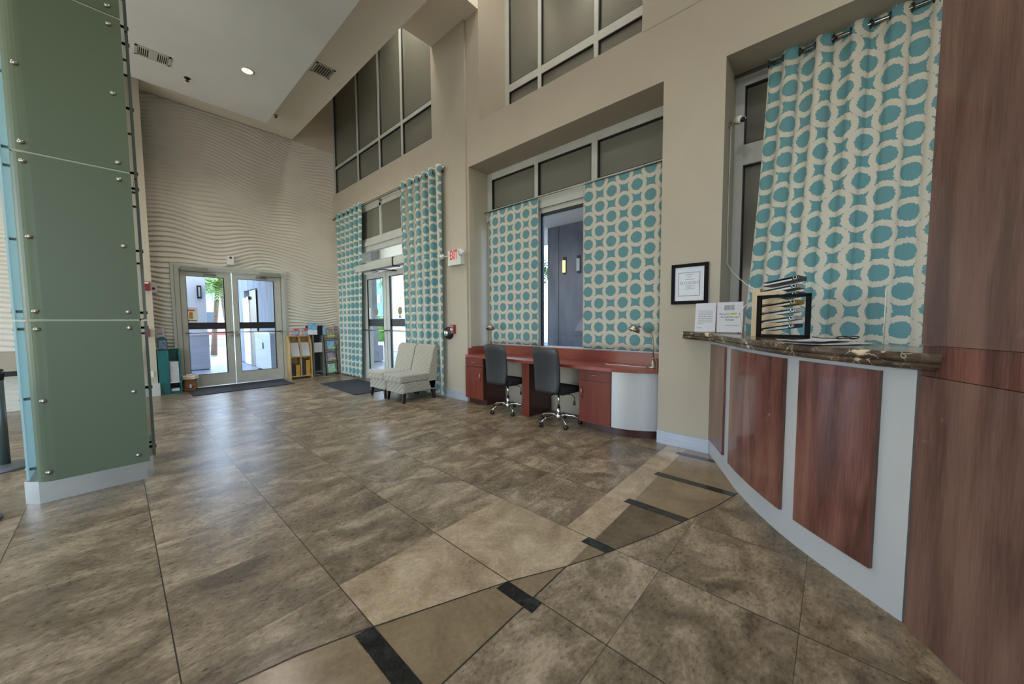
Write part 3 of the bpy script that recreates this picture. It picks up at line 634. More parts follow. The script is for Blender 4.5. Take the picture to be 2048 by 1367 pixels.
# ================================================================== WALL ITEMS
XP = XW-.036
ex = thing('exit_sign', 'white exit sign with red lettering and two emergency lamp heads', 'exit sign', (XP, 4.92, 2.36))
build('housing', MB().rbox((3.975,4.745,2.36),(XP,5.095,2.615), .006, ax=0), M['white'], ex)
text('lettering', 'EXIT', .215, M['exitr'], (3.974,5.035,2.525), (0,-1,0), (0,0,1), ex, xs=.46, bold=.007)
text('arrow', '<', .12, M['exitr'], (3.974,5.088,2.525), (0,-1,0), (0,0,1), ex, xs=.45)
for y, tilt in ((5.20,.5),(4.66,-.5)):
    l_ = MB(); c = Vector((3.93,y,2.53)); ax = Vector((-.72,tilt*-.6,-.35)).normalized()
    l_.lathe([(.028,-.05),(.05,-.02),(.058,.03),(.056,.034)], c, ax, seg=4); h = build('lamp_head', l_, M['white'], ex)
    build('lens', MB().lathe([(.052,.034),(.045,.045),(0,.048)], c, ax, seg=12), P('lamp_lens', (200,200,196), .1, metal=.4), h)
    build('lamp_neck', MB().tube([(3.95,y,2.53),(4.0,y+(4.92-y)*.45,2.53),(4.02,4.92,2.53)], .012), M['white'], ex)
hd = thing('door_holder', 'round black and chrome magnetic door holder on the pier', 'door holder', (XP, 5.17, 1.18))
build('housing', MB().lathe([(.115,0),(.115,.02),(.10,.05),(.06,.07)], (XP,5.19,1.178), (-1,0,0), seg=32), M['black'], hd)
build('magnet', MB().lathe([(.055,.065),(.055,.09),(.045,.098),(0,.1)], (XP,5.19,1.178), (-1,0,0), seg=28), M['chrome'], hd)
def pull(label, c, n, w=.07, h=.075, d_=.045):
    x, y, z = c; t = thing('fire_alarm_pull', label, 'fire alarm', c)
    if n == 'x':
        build('housing', MB().rbox((x-d_,y-w,z-h),(x,y+w,z+h), .006, ax=0), M['red'], t)
        build('handle', MB().box((x-d_-.012,y-w*.55,z-.02),(x-d_,y+w*.55,z+.012)), M['white'], t)
        text('lettering', 'FIRE', .035, M['white'], (x-d_-.001,y+.04,z+.05), (0,-1,0), (0,0,1), t); text('lettering', 'PULL', .03, M['white'], (x-d_-.001,y+.035,z-.05), (0,-1,0), (0,0,1), t)
    else:
        build('housing', MB().rbox((x-w,y-d_,z-h),(x+w,y,z+h), .006, ax=1), M['red'], t)
        build('handle', MB().box((x-w*.55,y-d_-.012,z-.02),(x+w*.55,y-d_,z+.012)), M['white'], t)
        text('lettering', 'FIRE', .035, M['white'], (x-.04,y-d_-.001,z+.05), (1,0,0), (0,0,1), t)
    return t
pull('red fire alarm pull station beside the round door holder', (XP, 5.07, 1.25), 'x', w=.055, h=.08)
pull('red fire alarm pull station low on the pilaster behind the glass column', (.36, 9.6, 1.21), 'y')
ah = thing('fire_alarm_horn', 'red fire alarm horn strobe on the pilaster above the pull station', 'fire alarm', (.40, 9.6, 2.08))
build('housing', MB().rbox((.325,9.55,2.0),(.475,9.6,2.165), .008, ax=1), M['red'], ah)
build('strobe', MB().box((.385,9.535,2.125),(.46,9.55,2.15)), M['white'], ah)
fsn = thing('fire_sign', 'small white sign with a red flame symbol on the carved wall', 'sign', (.53, 10.03, 2.0))
build('plate', MB().box((.505,10.03,1.99),(.60,10.045,2.15)), M['paper'], fsn); build('symbol', MB().lathe([(.03,0),(.03,.003)], (.545,10.03,2.07), (0,-1,0), seg=6), M['red'], fsn)
od = thing('wall_switch_plate', 'small white switch plate low on the pilaster', 'switch plate', (.42, 9.6, .42)); build('plate', MB().rbox((.39,9.59,.36),(.455,9.6,.48), .004, ax=1), M['white'], od); build('toggle', MB().box((.418,9.583,.41),(.427,9.59,.43)), M['white'], od)
em = thing('emergency_light', 'small white emergency light above the carved-wall doors', 'emergency light', (1.785, 10.07, 2.68))
build('housing', MB().rbox((1.725,9.97,2.66),(1.845,10.09,2.86), .012, ax=1), M['white'], em); build('sensor', MB().box((1.765,9.965,2.80),(1.805,9.972,2.84)), M['black'], em)
# framed certificate
pc = thing('framed_certificate', 'black framed certificate with white mat on the wall above the counter end', 'picture frame', (XW, 1.155, 1.56))
a0, a1, z0, z1 = .978, 1.335, 1.562, 1.985; fw = .034
b = MB().box((4.07,a0,z0),(XW,a0+fw,z1)).box((4.07,a1-fw,z0),(XW,a1,z1)).box((4.0705,a0,z0),(XW,a1,z0+fw)).box((4.0705,a0,z1-fw),(XW,a1,z1)); build('frame', b, M['frameblack'], pc)
build('mat_board', MB().box((4.085,a0+fw,z0+fw),(4.092,a1-fw,z1-fw)), M['paper'], pc)
q = MB(); i0, i1, j0, j1 = a0+.075, a1-.07, z0+.085, z1-.09
q.box((4.084,i0,j0),(4.0855,i0+.004,j1)).box((4.084,i1-.004,j0),(4.0855,i1,j1)).box((4.084,i0,j0),(4.0855,i1,j0+.004)).box((4.084,i0,j1-.004),(4.0855,i1,j1)); build('border_line', q, M['frameblack'], pc)
q = MB()
for k in range(5): q.torus((4.0845,1.235-.042*k,1.785), (1,0,0), .013, .0022, seg=14, sg=4)
build('seal_row', q, P('green_seals', (96,112,60), .6), pc)
q = MB()
for z, w in ((1.868,.07),(1.845,.04),(1.82,.09),(1.75,.08),(1.735,.05),(1.72,.09)): q.box((4.084,1.155-w/2,z),(4.0855,1.155+w/2,z+.004))
build('printed_lines', q, M['ink'], pc)
gz = glass('picture_glazing', (.97,.98,.98), rough=.08); [setattr(q_.inputs[0], 'default_value', 1.2) for q_ in gz.node_tree.nodes if q_.type == 'FRESNEL']
build('glazing', MB().add([(4.077,a0+fw,z0+fw),(4.077,a0+fw,z1-fw),(4.077,a1-fw,z1-fw),(4.077,a1-fw,z0+fw)], [(0,1,2,3)]), gz, pc)
# camera in the niche
cm = thing('security_camera', 'small white camera on a bracket inside the counter window reveal', 'camera', (4.33, .872, 3.37))
build('bracket', MB().tube([(4.30,.87,3.37),(4.30,.82,3.365)], .008).lathe([(.03,0),(.03,.008)], (4.30,.87,3.37), (0,-1,0)), M['nickel'], cm)
build('body', MB().lathe([(.036,-.05),(.042,-.045),(.042,.05),(.036,.052)], (4.29,.785,3.39), (-.55,-.6,-.35), seg=4), M['white'], cm)
build('lens', MB().lathe([(.026,.052),(.024,.06),(0,.061)], (4.29,.785,3.39), (-.55,-.6,-.35), seg=16), M['black'], cm)
build('cable', MB().tube([(4.30,.855,3.36),(4.32,.862,2.9),(4.31,.862,2.3),(4.33,.862,1.98),(4.30,.80,1.88),(4.15,.66,1.74),(3.95,.45,1.60)], .004, seg=5), M['white'], cm)

# ================================================================== FLOOR MATS
def rug(label, poly):
    mb = MB().prism(poly, .0015, .012); o = build('entrance_mat', mb, M['mat']); return tag(o, label, 'door mat')
rug('black entrance mat in front of the carved-wall glass doors', [(.925,8.95),(2.66,9.02),(2.66,9.98),(.925,9.98)])
rug('black entrance mat in front of the curtained entry doors', [(2.99,6.72),(3.86,6.72),(3.86,8.55),(3.03,8.55)])

# ================================================================== SLIPPER CHAIRS
def slipper(y0, label, g):
    t = thing('slipper_chair', label, 'chair', (3.55, y0+.29, 0), group=g); y1 = y0+.585
    # base+back side profile in x-z
    def lp(profile, ins=.0):
        rings = []
        for y, e in ((y0+.002,.022),(y0+.010,.008),(y0+.03,0),(y1-.03,0),(y1-.010,.008),(y1-.002,.022)):
            cx = sum(p[0] for p in profile)/len(profile); cz = sum(p[1] for p in profile)/len(profile)
            rings.append([(p[0]+(e if p[0] < cx else -e), y, p[1]+(e if p[1] < cz else -e)) for p in profile])
        return rings
    build('seat_base', MB().loft(lp([(3.20,.165),(3.86,.165),(3.88,.35),(3.21,.35)]), smooth=False), M['sofa'], t)
    back = [(3.70,.30),(3.72,.47),(3.745,.60),(3.78,.74),(3.84,.88),(3.865,.945),(3.895,.968),(3.92,.96),(3.932,.935),(3.93,.80),(3.92,.60),(3.905,.35),(3.86,.17),(3.74,.17)]
    build('backrest', MB().loft(lp(back), smooth=True), M['sofa'], t)
    cs = MB().rbox((3.15,y0+.003,.352),(3.74,y1-.003,.472), .035, seg=4); c_ = build('seat_cushion', cs, M['sofa'], t)
    pp = MB()
    for z in (.372,.455): pp.tube([(3.72,y0+.005,z),(3.18,y0+.005,z),(3.158,y0+.03,z),(3.158,y1-.03,z),(3.18,y1-.005,z),(3.72,y1-.005,z)], .005, seg=6)
    build('piping', pp, M['sofa'], c_)
    for x, y, dx, dy in ((3.235,y0+.04,-.012,-.008),(3.235,y1-.04,-.012,.008),(3.825,y0+.04,.02,-.008),(3.825,y1-.04,.02,.008)):
        l_ = MB(); l_.loft([[(x+dx+a*.019,y+dy+b*.019,0) for a, b in ((-1,-1),(1,-1),(1,1),(-1,1))],[(x+a*.032,y+b*.032,.168) for a, b in ((-1,-1),(1,-1),(1,1),(-1,1))]], smooth=False); build('leg', l_, M['leg'], t)
slipper(5.36, 'light grey diamond-weave armless chair, the one nearer the desk', 'slipper chairs')
slipper(5.97, 'light grey diamond-weave armless chair, the one nearer the entry doors', 'slipper chairs')

# ================================================================== DESK
wt = MB(); front = [(4.005,4.69),(3.955,4.2),(3.925,3.7),(3.905,3.3),(3.90,2.9),(3.895,2.4),(3.905,1.95),(3.985,1.66),(4.10,1.475)]
poly = front+[(4.515,1.475),(4.515,4.645),(4.12,4.645),(4.12,4.69)]
wt.prism(list(reversed(poly)), .785, .825)
tw = thing('desk_worktop', 'long cherry wood worktop along the niche with upstand', 'desk', (4.2, 3.05, .785)); build('top', wt, M['cherrytop'], tw)
build('upstand', MB().box((4.49,1.475,.825),(4.515,4.645,.975)), M['cherrytop'], tw)
build('side_upstand', MB().box((4.105,4.622,.825),(4.49,4.647,.955)).box((4.03,4.63,.825),(4.105,4.66,.93)), M['cherrytop'], tw)
build('side_upstand', MB().box((4.105,1.476,.825),(4.49,1.50,.955)).box((4.10,1.476,.79),(4.13,1.50,.955)), M['cherry'], tw)
def cabinet(y0, y1, label, hinge):
    t = thing('desk_cabinet', label, 'cabinet', (4.2, (y0+y1)/2, 0), group='desk cabinets')
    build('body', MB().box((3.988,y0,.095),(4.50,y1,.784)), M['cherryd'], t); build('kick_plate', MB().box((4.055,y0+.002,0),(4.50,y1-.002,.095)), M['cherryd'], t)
    d_ = build('drawer', MB().box((3.966,y0+.004,.642),(3.987,y1-.004,.782)), M['cherry'], t)
    yc = (y0+y1)/2
    build('handle', MB().tube([(3.965,yc-.055,.712),(3.945,yc-.05,.712),(3.940,yc,.712),(3.945,yc+.05,.712),(3.965,yc+.055,.712)], .005, seg=8), M['nickel'], d_)
    d_ = build('door', MB().box((3.966,y0+.004,.10),(3.987,y1-.004,.632)), M['cherry'], t); yh = y0+.055 if hinge else y1-.05
    build('handle', MB().tube([(3.965,yh,.41),(3.942,yh,.43),(3.936,yh,.48),(3.942,yh,.53),(3.965,yh,.55)], .0055, seg=8), M['nickel'], d_)
cabinet(4.215, 4.655, 'cherry wood drawer and door cabinet at the left end of the desk', 1)
cabinet(1.975, 2.42, 'cherry wood drawer and door cabinet at the right beside the grey curved panel', 0)
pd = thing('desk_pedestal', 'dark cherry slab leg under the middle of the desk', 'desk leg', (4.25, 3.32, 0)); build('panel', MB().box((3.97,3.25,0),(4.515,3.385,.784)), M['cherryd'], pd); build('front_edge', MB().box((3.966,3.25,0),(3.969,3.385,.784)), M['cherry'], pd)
cp = thing('curved_end_cabinet', 'curved grey metal-laminate end cabinet right of the desk cabinet', 'cabinet', (4.2, 1.7, 0))
cv = [(3.975+.20*((1.97-y)/.49)**2.0, y) for y in [1.972-.49*k/14 for k in range(15)]]
build('curved_panel', MB().prism(cv+[(4.50,1.482),(4.50,1.972)], .10, .784), M['lam'], cp)
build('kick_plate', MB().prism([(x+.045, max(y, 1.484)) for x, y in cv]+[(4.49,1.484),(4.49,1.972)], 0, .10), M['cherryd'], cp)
def desk_lamp(label, bx, by, hd_, rz):
    t = thing('desk_lamp', label, 'lamp', (bx, by, .825), rz, group='brass desk lamps')
    build('base', MB().lathe([(.075,0),(.075,.012),(.055,.02),(.048,.035),(.03,.045),(.028,.06),(.016,.07),(.016,.10),(.022,.105),(.01,.12)], (0,0,0)), M['nickel'], t, local=True)
    build('arm', MB().tube([(0,0,.10),(.0,0,.25),(.01,0,.36),(.04,0,.43),(.10,0,.475),(.16,0,.487)], .007, seg=8), M['nickel'], t, local=True)
    build('lamp_shade', MB().lathe([(.004,-.022),(.02,-.02),(.045,-.008),(.066,.02),(.074,.052),(.070,.052),(.06,.022),(.04,-.002),(.01,-.014)], (.215,0,.485), (.38,0,-.92), cap=False).tube([(.155,0,.487),(.18,0,.495),(.20,0,.50)],[.011,.014,.018],seg=10), M['nickel'], t, local=True)
    build('bulb', MB().lathe([(.012,-.005),(.022,.01),(.026,.03),(.015,.045),(0,.048)], (.215,0,.485), (.38,0,-.92)), M['white'], t, local=True)
    return t
lR = desk_lamp('nickel gooseneck desk lamp at the right end of the worktop', 4.30, 1.60, 0, 2.2)
lL = desk_lamp('nickel gooseneck desk lamp at the left end of the worktop behind the chair', 4.36, 4.42, 0, -2.4)
tag(build('power_cord', MB().tube([(4.24,1.66,.829),(4.22,1.80,.829),(4.26,1.95,.829),(4.22,2.1,.829),(4.25,2.2,.829)], .004, seg=5), M['white']), 'thin white lamp cord lying on the right of the worktop', 'cord')

# ================================================================== TASK CHAIRS
def task_chair(label):
    t = thing('task_chair', label, 'chair', (0, 0, 0), group='task chairs at the desk')
    # local: back towards -x
    rings = []
    H = [(-.02,.46),(-.012,.50),(0,.60),(.004,.72),(0,.84),(-.012,.96),(-.02,1.03),(-.022,1.045)]
    n = 20
    for k, (ox, z) in enumerate(H):
        w = (.165,.195,.205,.208,.21,.212,.20,.17)[k]; th = (.018,.024,.026,.026,.026,.024,.02,.012)[k]; ring = []
        for i in range(n):
            a = 2*PI*i/n; c, s_ = math.cos(a), math.sin(a)
            yy = w*math.copysign(abs(c)**.35, c); xx = th*math.copysign(abs(s_)**.6, s_)
            ring.append((-.27+ox-.25*(z-.6)*.25+xx+.45*yy*yy, yy, z))
        rings.append(ring)
    build('backrest', MB().loft(rings), M['vinyl'], t)
    build('seat', MB().rbox((-.20,-.22,.44),(.24,.22,.515), .035, seg=4), M['fabric_mesh'], t)
    build('back_bracket', MB().tube([(0,0,.42),(-.16,0,.42),(-.235,0,.46),(-.25,0,.58)], .014), M['black'], t)
    lv = MB().box((-.07,-.06,.405),(.10,.06,.44)).tube([(.02,-.06,.42),(.03,-.2,.415),(.04,-.23,.38),(.02,-.24,.33)], .006).lathe([(.014,0),(.014,.05)], (.02,-.24,.29), (0,0,1)); build('tilt_mechanism', lv, M['black'], t)
    build('gas_lift', MB().tube([(0,0,.09),(0,0,.24)], .024).tube([(0,0,.24),(0,0,.41)], .013), M['chrome'], t)
    bs = MB(); bs.lathe([(.035,.07),(.038,.10),(.03,.13),(.026,.14)], (0,0,0))
    for k in range(5):
        a = 2*PI*k/5+.35; c, s_ = math.cos(a), math.sin(a)
        bs.tube([(c*.02,s_*.02,.115),(c*.10,s_*.10,.125),(c*.20,s_*.20,.112),(c*.26,s_*.26,.085),(c*.28,s_*.28,.06)], [.018,.014,.012,.011,.009], seg=8)
    build('five_star_base', bs, M['chrome'], t)
    for k in range(5):
        a = 2*PI*k/5+.35; c, s_ = math.cos(a)*.285, math.sin(a)*.285; w = MB(); ax = Vector((-math.sin(a+.6), math.cos(a+.6), 0))
        for s2 in (-1, 1): w.lathe([(.0,-.012),(.024,-.011),(.027,0),(.024,.011),(0,.012)], Vector((c,s_,.0275))+ax*.014*s2, ax, seg=14)
        build('caster', w, M['black'], t)
    return t
ch = task_chair('black vinyl task chair on a chrome base, left one between cabinet and pedestal')
ch2 = dup(ch); ch2['label'] = 'black vinyl task chair on a chrome base, right one beside the right cabinet'
ch.location = (3.99, 3.69, 0); ch.rotation_euler = (0, 0, .03); ch2.location = (3.96, 2.73, 0); ch2.rotation_euler = (0, 0, -.04)

# ================================================================== RECEPTION COUNTER
BC = [(4.10,.935),(3.85,.805),(3.649,.705),(3.44,.602),(3.265,.505),(3.10,.402),(2.965,.308),(2.84,.212),(2.725,.108),(2.60,-.018),(2.483,-.145),(2.365,-.279)]
def catmull(P_, n=4):
    out = []
    for i in range(len(P_)-1):
        p0 = P_[max(i-1, 0)]; p1 = P_[i]; p2 = P_[i+1]; p3 = P_[min(i+2, len(P_)-1)]
        for k in range(n):
            t = k/n; out.append(tuple(.5*((2*p1[j])+(-p0[j]+p2[j])*t+(2*p0[j]-5*p1[j]+4*p2[j]-p3[j])*t*t+(-p0[j]+3*p1[j]-3*p2[j]+p3[j])*t**3) for j in (0, 1)))
    out.append(tuple(P_[-1])); return out
BCs = catmull(BC)
def offs(path, dd):
    o = []
    for i, p in enumerate(path):
        a = Vector(path[max(i-1, 0)]); b_ = Vector(path[min(i+1, len(path)-1)]); t = (b_-a).normalized(); n_ = Vector((t.y, -t.x))*dd   # + = outward (towards the lobby)
        o.append((p[0]+n_.x, p[1]+n_.y))
    return o
out_sign = 1
tst = offs(BCs, 1.0); mid = len(BCs)//2
if math.hypot(*tst[mid]) > math.hypot(*BCs[mid]): out_sign = -1
def off(path, dd): return offs(path, dd*out_sign)
rc = thing('reception_counter', 'curved reception counter, grey body with mahogany panels and dark marble top', 'reception counter', (3.2, .3, 0))
inner = off(BCs, -.12)
bd = MB(); n = len(BCs)
rings = [[(x, y, z) for x, y in BCs]+[(x, y, z) for x, y in reversed(inner)] for z in (0, 1.17)]
o = build('body', bd.loft(rings, smooth=False), M['lam'], rc); fixn(o)
def ztop(x): return 1.25+.022*min(max((x-2.7)/1.4, 0), 1)
# marble top: eased double-bullnose edge
top_c = BCs
op_ = off(BCs, .085); ip_ = off(BCs, -.34)
op_ = [(4.10,1.21),(4.06,1.17),(3.98,1.09),(3.86,1.0)]+[p for p in op_ if p[0] < 3.80]
ext = [(2.315,-.245),(2.275,-.30),(2.275,-.335),(2.30,-.36)]
ip_ = [p for p in ip_ if p[0] < 4.06]
outl = catmull(op_[:-1], 2)+ext+[(2.42,-.42),(2.62,-.50)]+list(reversed(ip_))+[(4.10,.70)]
rings = []
cxy = Vector((3.4, .25))
def shrink(path, dd):
    n_ = len(path); o2 = []
    for i, p in enumerate(path):
        a = Vector(path[i-1]); b_ = Vector(path[(i+1) % n_]); t = (b_-a).normalized(); nn = Vector((t.y, -t.x))
        o2.append((p[0]+nn.x*dd*shsign, p[1]+nn.y*dd*shsign))
    return o2
area = sum(outl[i-1][0]*outl[i][1]-outl[i][0]*outl[i-1][1] for i in range(len(outl)))
shsign = -1 if area > 0 else 1
for dz, ins in ((-.075,.030),(-.070,.018),(-.058,.010),(-.046,.012),(-.040,.018),(-.038,.006),(-.028,0),(-.012,0),(-.004,.004),(0,.012)):
    rings.append([(x, y, ztop(x)+dz) for x, y in shrink(outl, ins)])
o = build('marble_top', MB().loft(rings, smooth=False), M['emp'], rc); fixn(o)
# mahogany panels standing proud
def arcpt(s_):
    L = [0]
    for a, b_ in zip(BCs, BCs[1:]): L.append(L[-1]+math.hypot(a[0]-b_[0], a[1]-b_[1]))
    return L
LL = arcpt(0)
def near_s(p):
    k = min(range(len(BCs)), key=lambda i: math.hypot(BCs[i][0]-p[0], BCs[i][1]-p[1])); return LL[k]
def at_s(s_):
    for k in range(len(LL)-1):
        if LL[k+1] >= s_:
            t = (s_-LL[k])/(LL[k+1]-LL[k]); return (BCs[k][0]+(BCs[k+1][0]-BCs[k][0])*t, BCs[k][1]+(BCs[k+1][1]-BCs[k][1])*t)
    return BCs[-1]
for pa, pb in (((4.05,.91),(3.66,.71)),((3.505,.637),(2.845,.215)),((2.755,.140),(2.462,-.168))):
    s0, s1 = near_s(pa), near_s(pb); path = [at_s(s0+(s1-s0)*k/16) for k in range(17)]
    fo = off(path, .020); fi = off(path, .0005)
    rings = [[(x, y, z) for x, y in fo]+[(x, y, z) for x, y in reversed(fi)] for z in (.165, 1.15)]
    o = build('panel', MB().loft(rings, smooth=False), M['mahog'], rc); fixn(o)
# mahogany pillar
pl = thing('mahogany_pillar', 'tall mahogany clad pillar at the right end of the counter', 'pillar', (2.1, -.5, 0))
A_ = Vector((2.358,-.285)); B_ = Vector((1.45,-.79)); dn = (B_-A_).normalized(); nn = Vector((-dn.y, dn.x))
if nn.dot(-A_) > 0: nn = -nn
def slab(z0, z1, ins, nm, m=M['mahogp']):
    a = A_+nn*ins; b_ = B_+nn*ins; q = [tuple(a), tuple(b_), tuple(b_+nn*(.45-ins)), tuple(a+nn*(.45-ins))]; o = build(nm, MB().prism(q, z0, z1), m, pl); fixn(o)
slab(0, 1.148, 0, 'lower_panel'); slab(1.150, 1.282, .006, 'middle_band', M['mahog']); slab(1.284, 4.4, 0, 'upper_panel')

# things on the counter
def on(x): return ztop(x)
def notice(label, p0, p1, h, lean, lines):
    a = Vector((p0[0], p0[1], on(p0[0])+.001)); b_ = Vector((p1[0], p1[1], on(p0[0])+.001)); X = (b_-a).normalized(); N = X.cross(Vector((0,0,1))); 
    if N.dot(Vector((-1,-.3,0))) < 0: N = -N
    Z = (Vector((0,0,1))-N*lean).normalized(); w = (b_-a).length
    t = thing('counter_notice', label, 'sign holder', a, group=None)
    F = Z.cross(X).normalized()
    if F.dot(N) < 0: F = -F
    def quad(nm, u0, u1, v0, v1, off_, m, th=.002):
        mb = MB(); vs = []
        for o_ in (off_, off_+th):
            for u, v in ((u0,v0),(u1,v0),(u1,v1),(u0,v1)): vs.append(tuple(a+X*u+Z*v+F*o_))
        mb.add(vs, [(0,3,2,1),(4,5,6,7),(0,1,5,4),(1,2,6,5),(2,3,7,6),(3,0,4,7)]); o2 = build(nm, mb, m, t); fixn(o2); return o2
    quad('sheet', 0, w, .008, h, 0, M['paper'])
    fm = MB(); foot = [tuple(a+F*.003), tuple(b_+F*.003), tuple(b_-F*.07), tuple(a-F*.07)]
    fm.add([p for p in foot]+[(p[0],p[1],p[2]+.004) for p in foot], [(0,3,2,1),(4,5,6,7),(0,1,5,4),(1,2,6,5),(2,3,7,6),(3,0,4,7)]); o2 = build('holder_foot', fm, M['acrylic'], t); fixn(o2)
    lines(t, a, X, Z, F, w, h, quad); return t
def lines_a(t, a, X, Z, F, w, h, quad):
    mb = MB(); random.seed(3)
    for k in range(8):
        v = h*(.72-.062*k); u = w*.15; end = w*(.85 if k < 7 else .42)
        while u < end:
            l_ = random.uniform(.010,.026); l_ = min(l_, end-u)
            p = [a+X*u+Z*v+F*.0025, a+X*(u+l_)+Z*v+F*.0025, a+X*(u+l_)+Z*(v+.005)+F*.0025, a+X*u+Z*(v+.005)+F*.0025]; mb.add([tuple(q_) for q_ in p], [(0,1,2,3)]); u += l_+.005
    mb.add([tuple(a+X*u+Z*v+F*.0025) for u, v in ((w*.1,h*.15),(w*.35,h*.15),(w*.35,h*.165),(w*.1,h*.165))], [(0,1,2,3)])
    build('printed_lines', mb, M['inkl'], t)
def lines_b(t, a, X, Z, F, w, h, quad):
    yl = quad('highlight', w*.50, w*.72, h*.585, h*.65, .0022, M['hl'], .0004)
    def tx(s_, v, size): text('lettering', s_, size, M['ink'], tuple(a+X*(w/2)+Z*v+F*.003), tuple(X), tuple(Z), t, 'CENTER', .0002)
    tx('Photo I.D. MUST be', h*.615, .021); tx('Provided for mail', h*.52, .021); tx('Packages', h*.43, .021)
    quad('logo', w*.28, w*.67, h*.74, h*.90, .0022, P('sketch_logo', (170,172,180), .7, noise=(60, (120,122,132), V1)), .0004)
    quad('small_print', w*.34, w*.86, h*.245, h*.258, .0022, M['inkl'], .0004)
notice('white paper notice in a clear holder, leftmost on the counter with eight grey lines', (3.90,1.045), (3.90,.862), .29, .12, lines_a)
notice('white paper notice with a yellow highlighted word and sketch logo on the counter', (3.84,.835), (3.84,.625), .29, .04, lines_b)
# empty black frame and binder rack
ff = thing('empty_picture_frame', 'empty black frame standing on the counter before the binder shelf', 'picture frame', (3.3, .3, on(3.3)))
p0 = Vector((3.325,.452)); p1 = Vector((3.265,.132)); zb = on(3.3)+.001; X = (p1-p0).normalized(); Nf = Vector((-X.y, X.x)); w = (p1-p0).length; H_ = .318
def fbar(u0, u1, v0, v1, d0=0, d1=.03, nm='frame', par=None, m=None, mb=None):
    mb = mb or MB(); vs = []
    for d_ in (d0, d1):
        for u, v in ((u0,v0),(u1,v0),(u1,v1),(u0,v1)): q = p0+X*u+Nf*d_; vs.append((q.x, q.y, zb+v))
    mb.add(vs, [(0,3,2,1),(4,5,6,7),(0,1,5,4),(1,2,6,5),(2,3,7,6),(3,0,4,7)]); return mb
mb = MB(); 
for q in ((0,.026,0,H_),(w-.026,w,0,H_),(0,w,0,.022),(0,w,H_-.022,H_)): fbar(*q, mb=mb)
fixn(build('frame', mb, M['frameblack'], ff))
# binder shelf: stepped plywood side and binders stored flat
bsx = thing('binder_shelf', 'pale plywood paper sorter holding ring binders on the counter', 'paper sorter', (3.5, .42, on(3.4)))
q0 = Vector((3.47,.505)); zb2 = on(3.4)+.001
def P3(u, d_, v): q = q0+X*u+Nf*d_; return (q.x, q.y, zb2+v)
sgn = 1 if Nf.x > 0 else -1
mb = MB()
def bx3(mb, u0, u1, d0, d1, v0, v1): 
    mb.add([P3(u, d_*sgn, v) for v in (v0, v1) for u, d_ in ((u0,d0),(u1,d0),(u1,d1),(u0,d1))], [(0,3,2,1),(4,5,6,7),(0,1,5,4),(1,2,6,5),(2,3,7,6),(3,0,4,7)]); return mb
fixn(build('upright', bx3(MB(), 0, .055, 0, .24, 0, .375), M['ply'], bsx))
for k in range(6):
    v = .0+.062*k
    m2 = MB(); m2.add([P3(u, d_*sgn, vv) for d_ in (0, .006) for u, vv in ((.055,v),(.19,v+.022),(.235,v+.030),(.20,v+.045),(.055,v+.042))], [(0,1,2,3,4),(9,8,7,6,5),(0,5,6,1),(1,6,7,2),(2,7,8,3),(3,8,9,4),(4,9,5,0)])
    fixn(build('tray_front', m2, M['ply'], bsx))
cols = [M['navy'], M['card'], M['white'], M['yellow'], M['black'], M['card'], M['black']]
bl = ['lowest navy binder','white binder second from the bottom','white binder third from the bottom','tan binder in the middle','black binder above the tan one','grey binder second from the top','topmost dark binder']
for k in range(7):
    v = .035+.060*k; t = thing('ring_binder', bl[k]+' lying tilted in the paper sorter', 'binder', P3(.2, .03*sgn, v), group='binders in the paper sorter')
    c0 = .068; u1 = .285+random.uniform(-.012,.012); s_ = .30
    m2 = MB()
    for (va, vb) in ((0,.003),(.027,.030)):
        m2.add([P3(u, d_*sgn, v+vv+(u-c0)*s_*.55) for vv in (va, vb) for u, d_ in ((c0,.012),(u1,.012),(u1,.22),(c0,.22))], [(0,3,2,1),(4,5,6,7),(0,1,5,4),(1,2,6,5),(2,3,7,6),(3,0,4,7)])
    m2.add([P3(u, d_*sgn, v+vv+(u-c0)*s_*.55) for vv in (0, .030) for u, d_ in ((u1-.003,.012),(u1,.012),(u1,.22),(u1-.003,.22))], [(0,3,2,1),(4,5,6,7),(0,1,5,4),(1,2,6,5),(2,3,7,6),(3,0,4,7)])
    fixn(build('cover', m2, cols[k], t))
    m2 = MB().add([P3(u, d_*sgn, v+vv+(u-c0)*s_*.55) for vv in (.004, .015) for u, d_ in ((c0+.01,.018),(u1-.04,.018),(u1-.04,.21),(c0+.01,.21))], [(0,3,2,1),(4,5,6,7),(0,1,5,4),(1,2,6,5),(2,3,7,6),(3,0,4,7)]); fixn(build('pages', m2, M['paper'], t))
    c_ = P3(u1-.022, .014*sgn, v+.016+(u1-c0)*s_*.55-.002); Nv = Vector((Nf.x, Nf.y, 0)); build('ring', MB().torus(c_, Nv, .011, .002, seg=14, sg=6).torus(Vector(c_)+Nv*.08*sgn, Nv, .011, .002, seg=14, sg=6), M['chrome'], t)
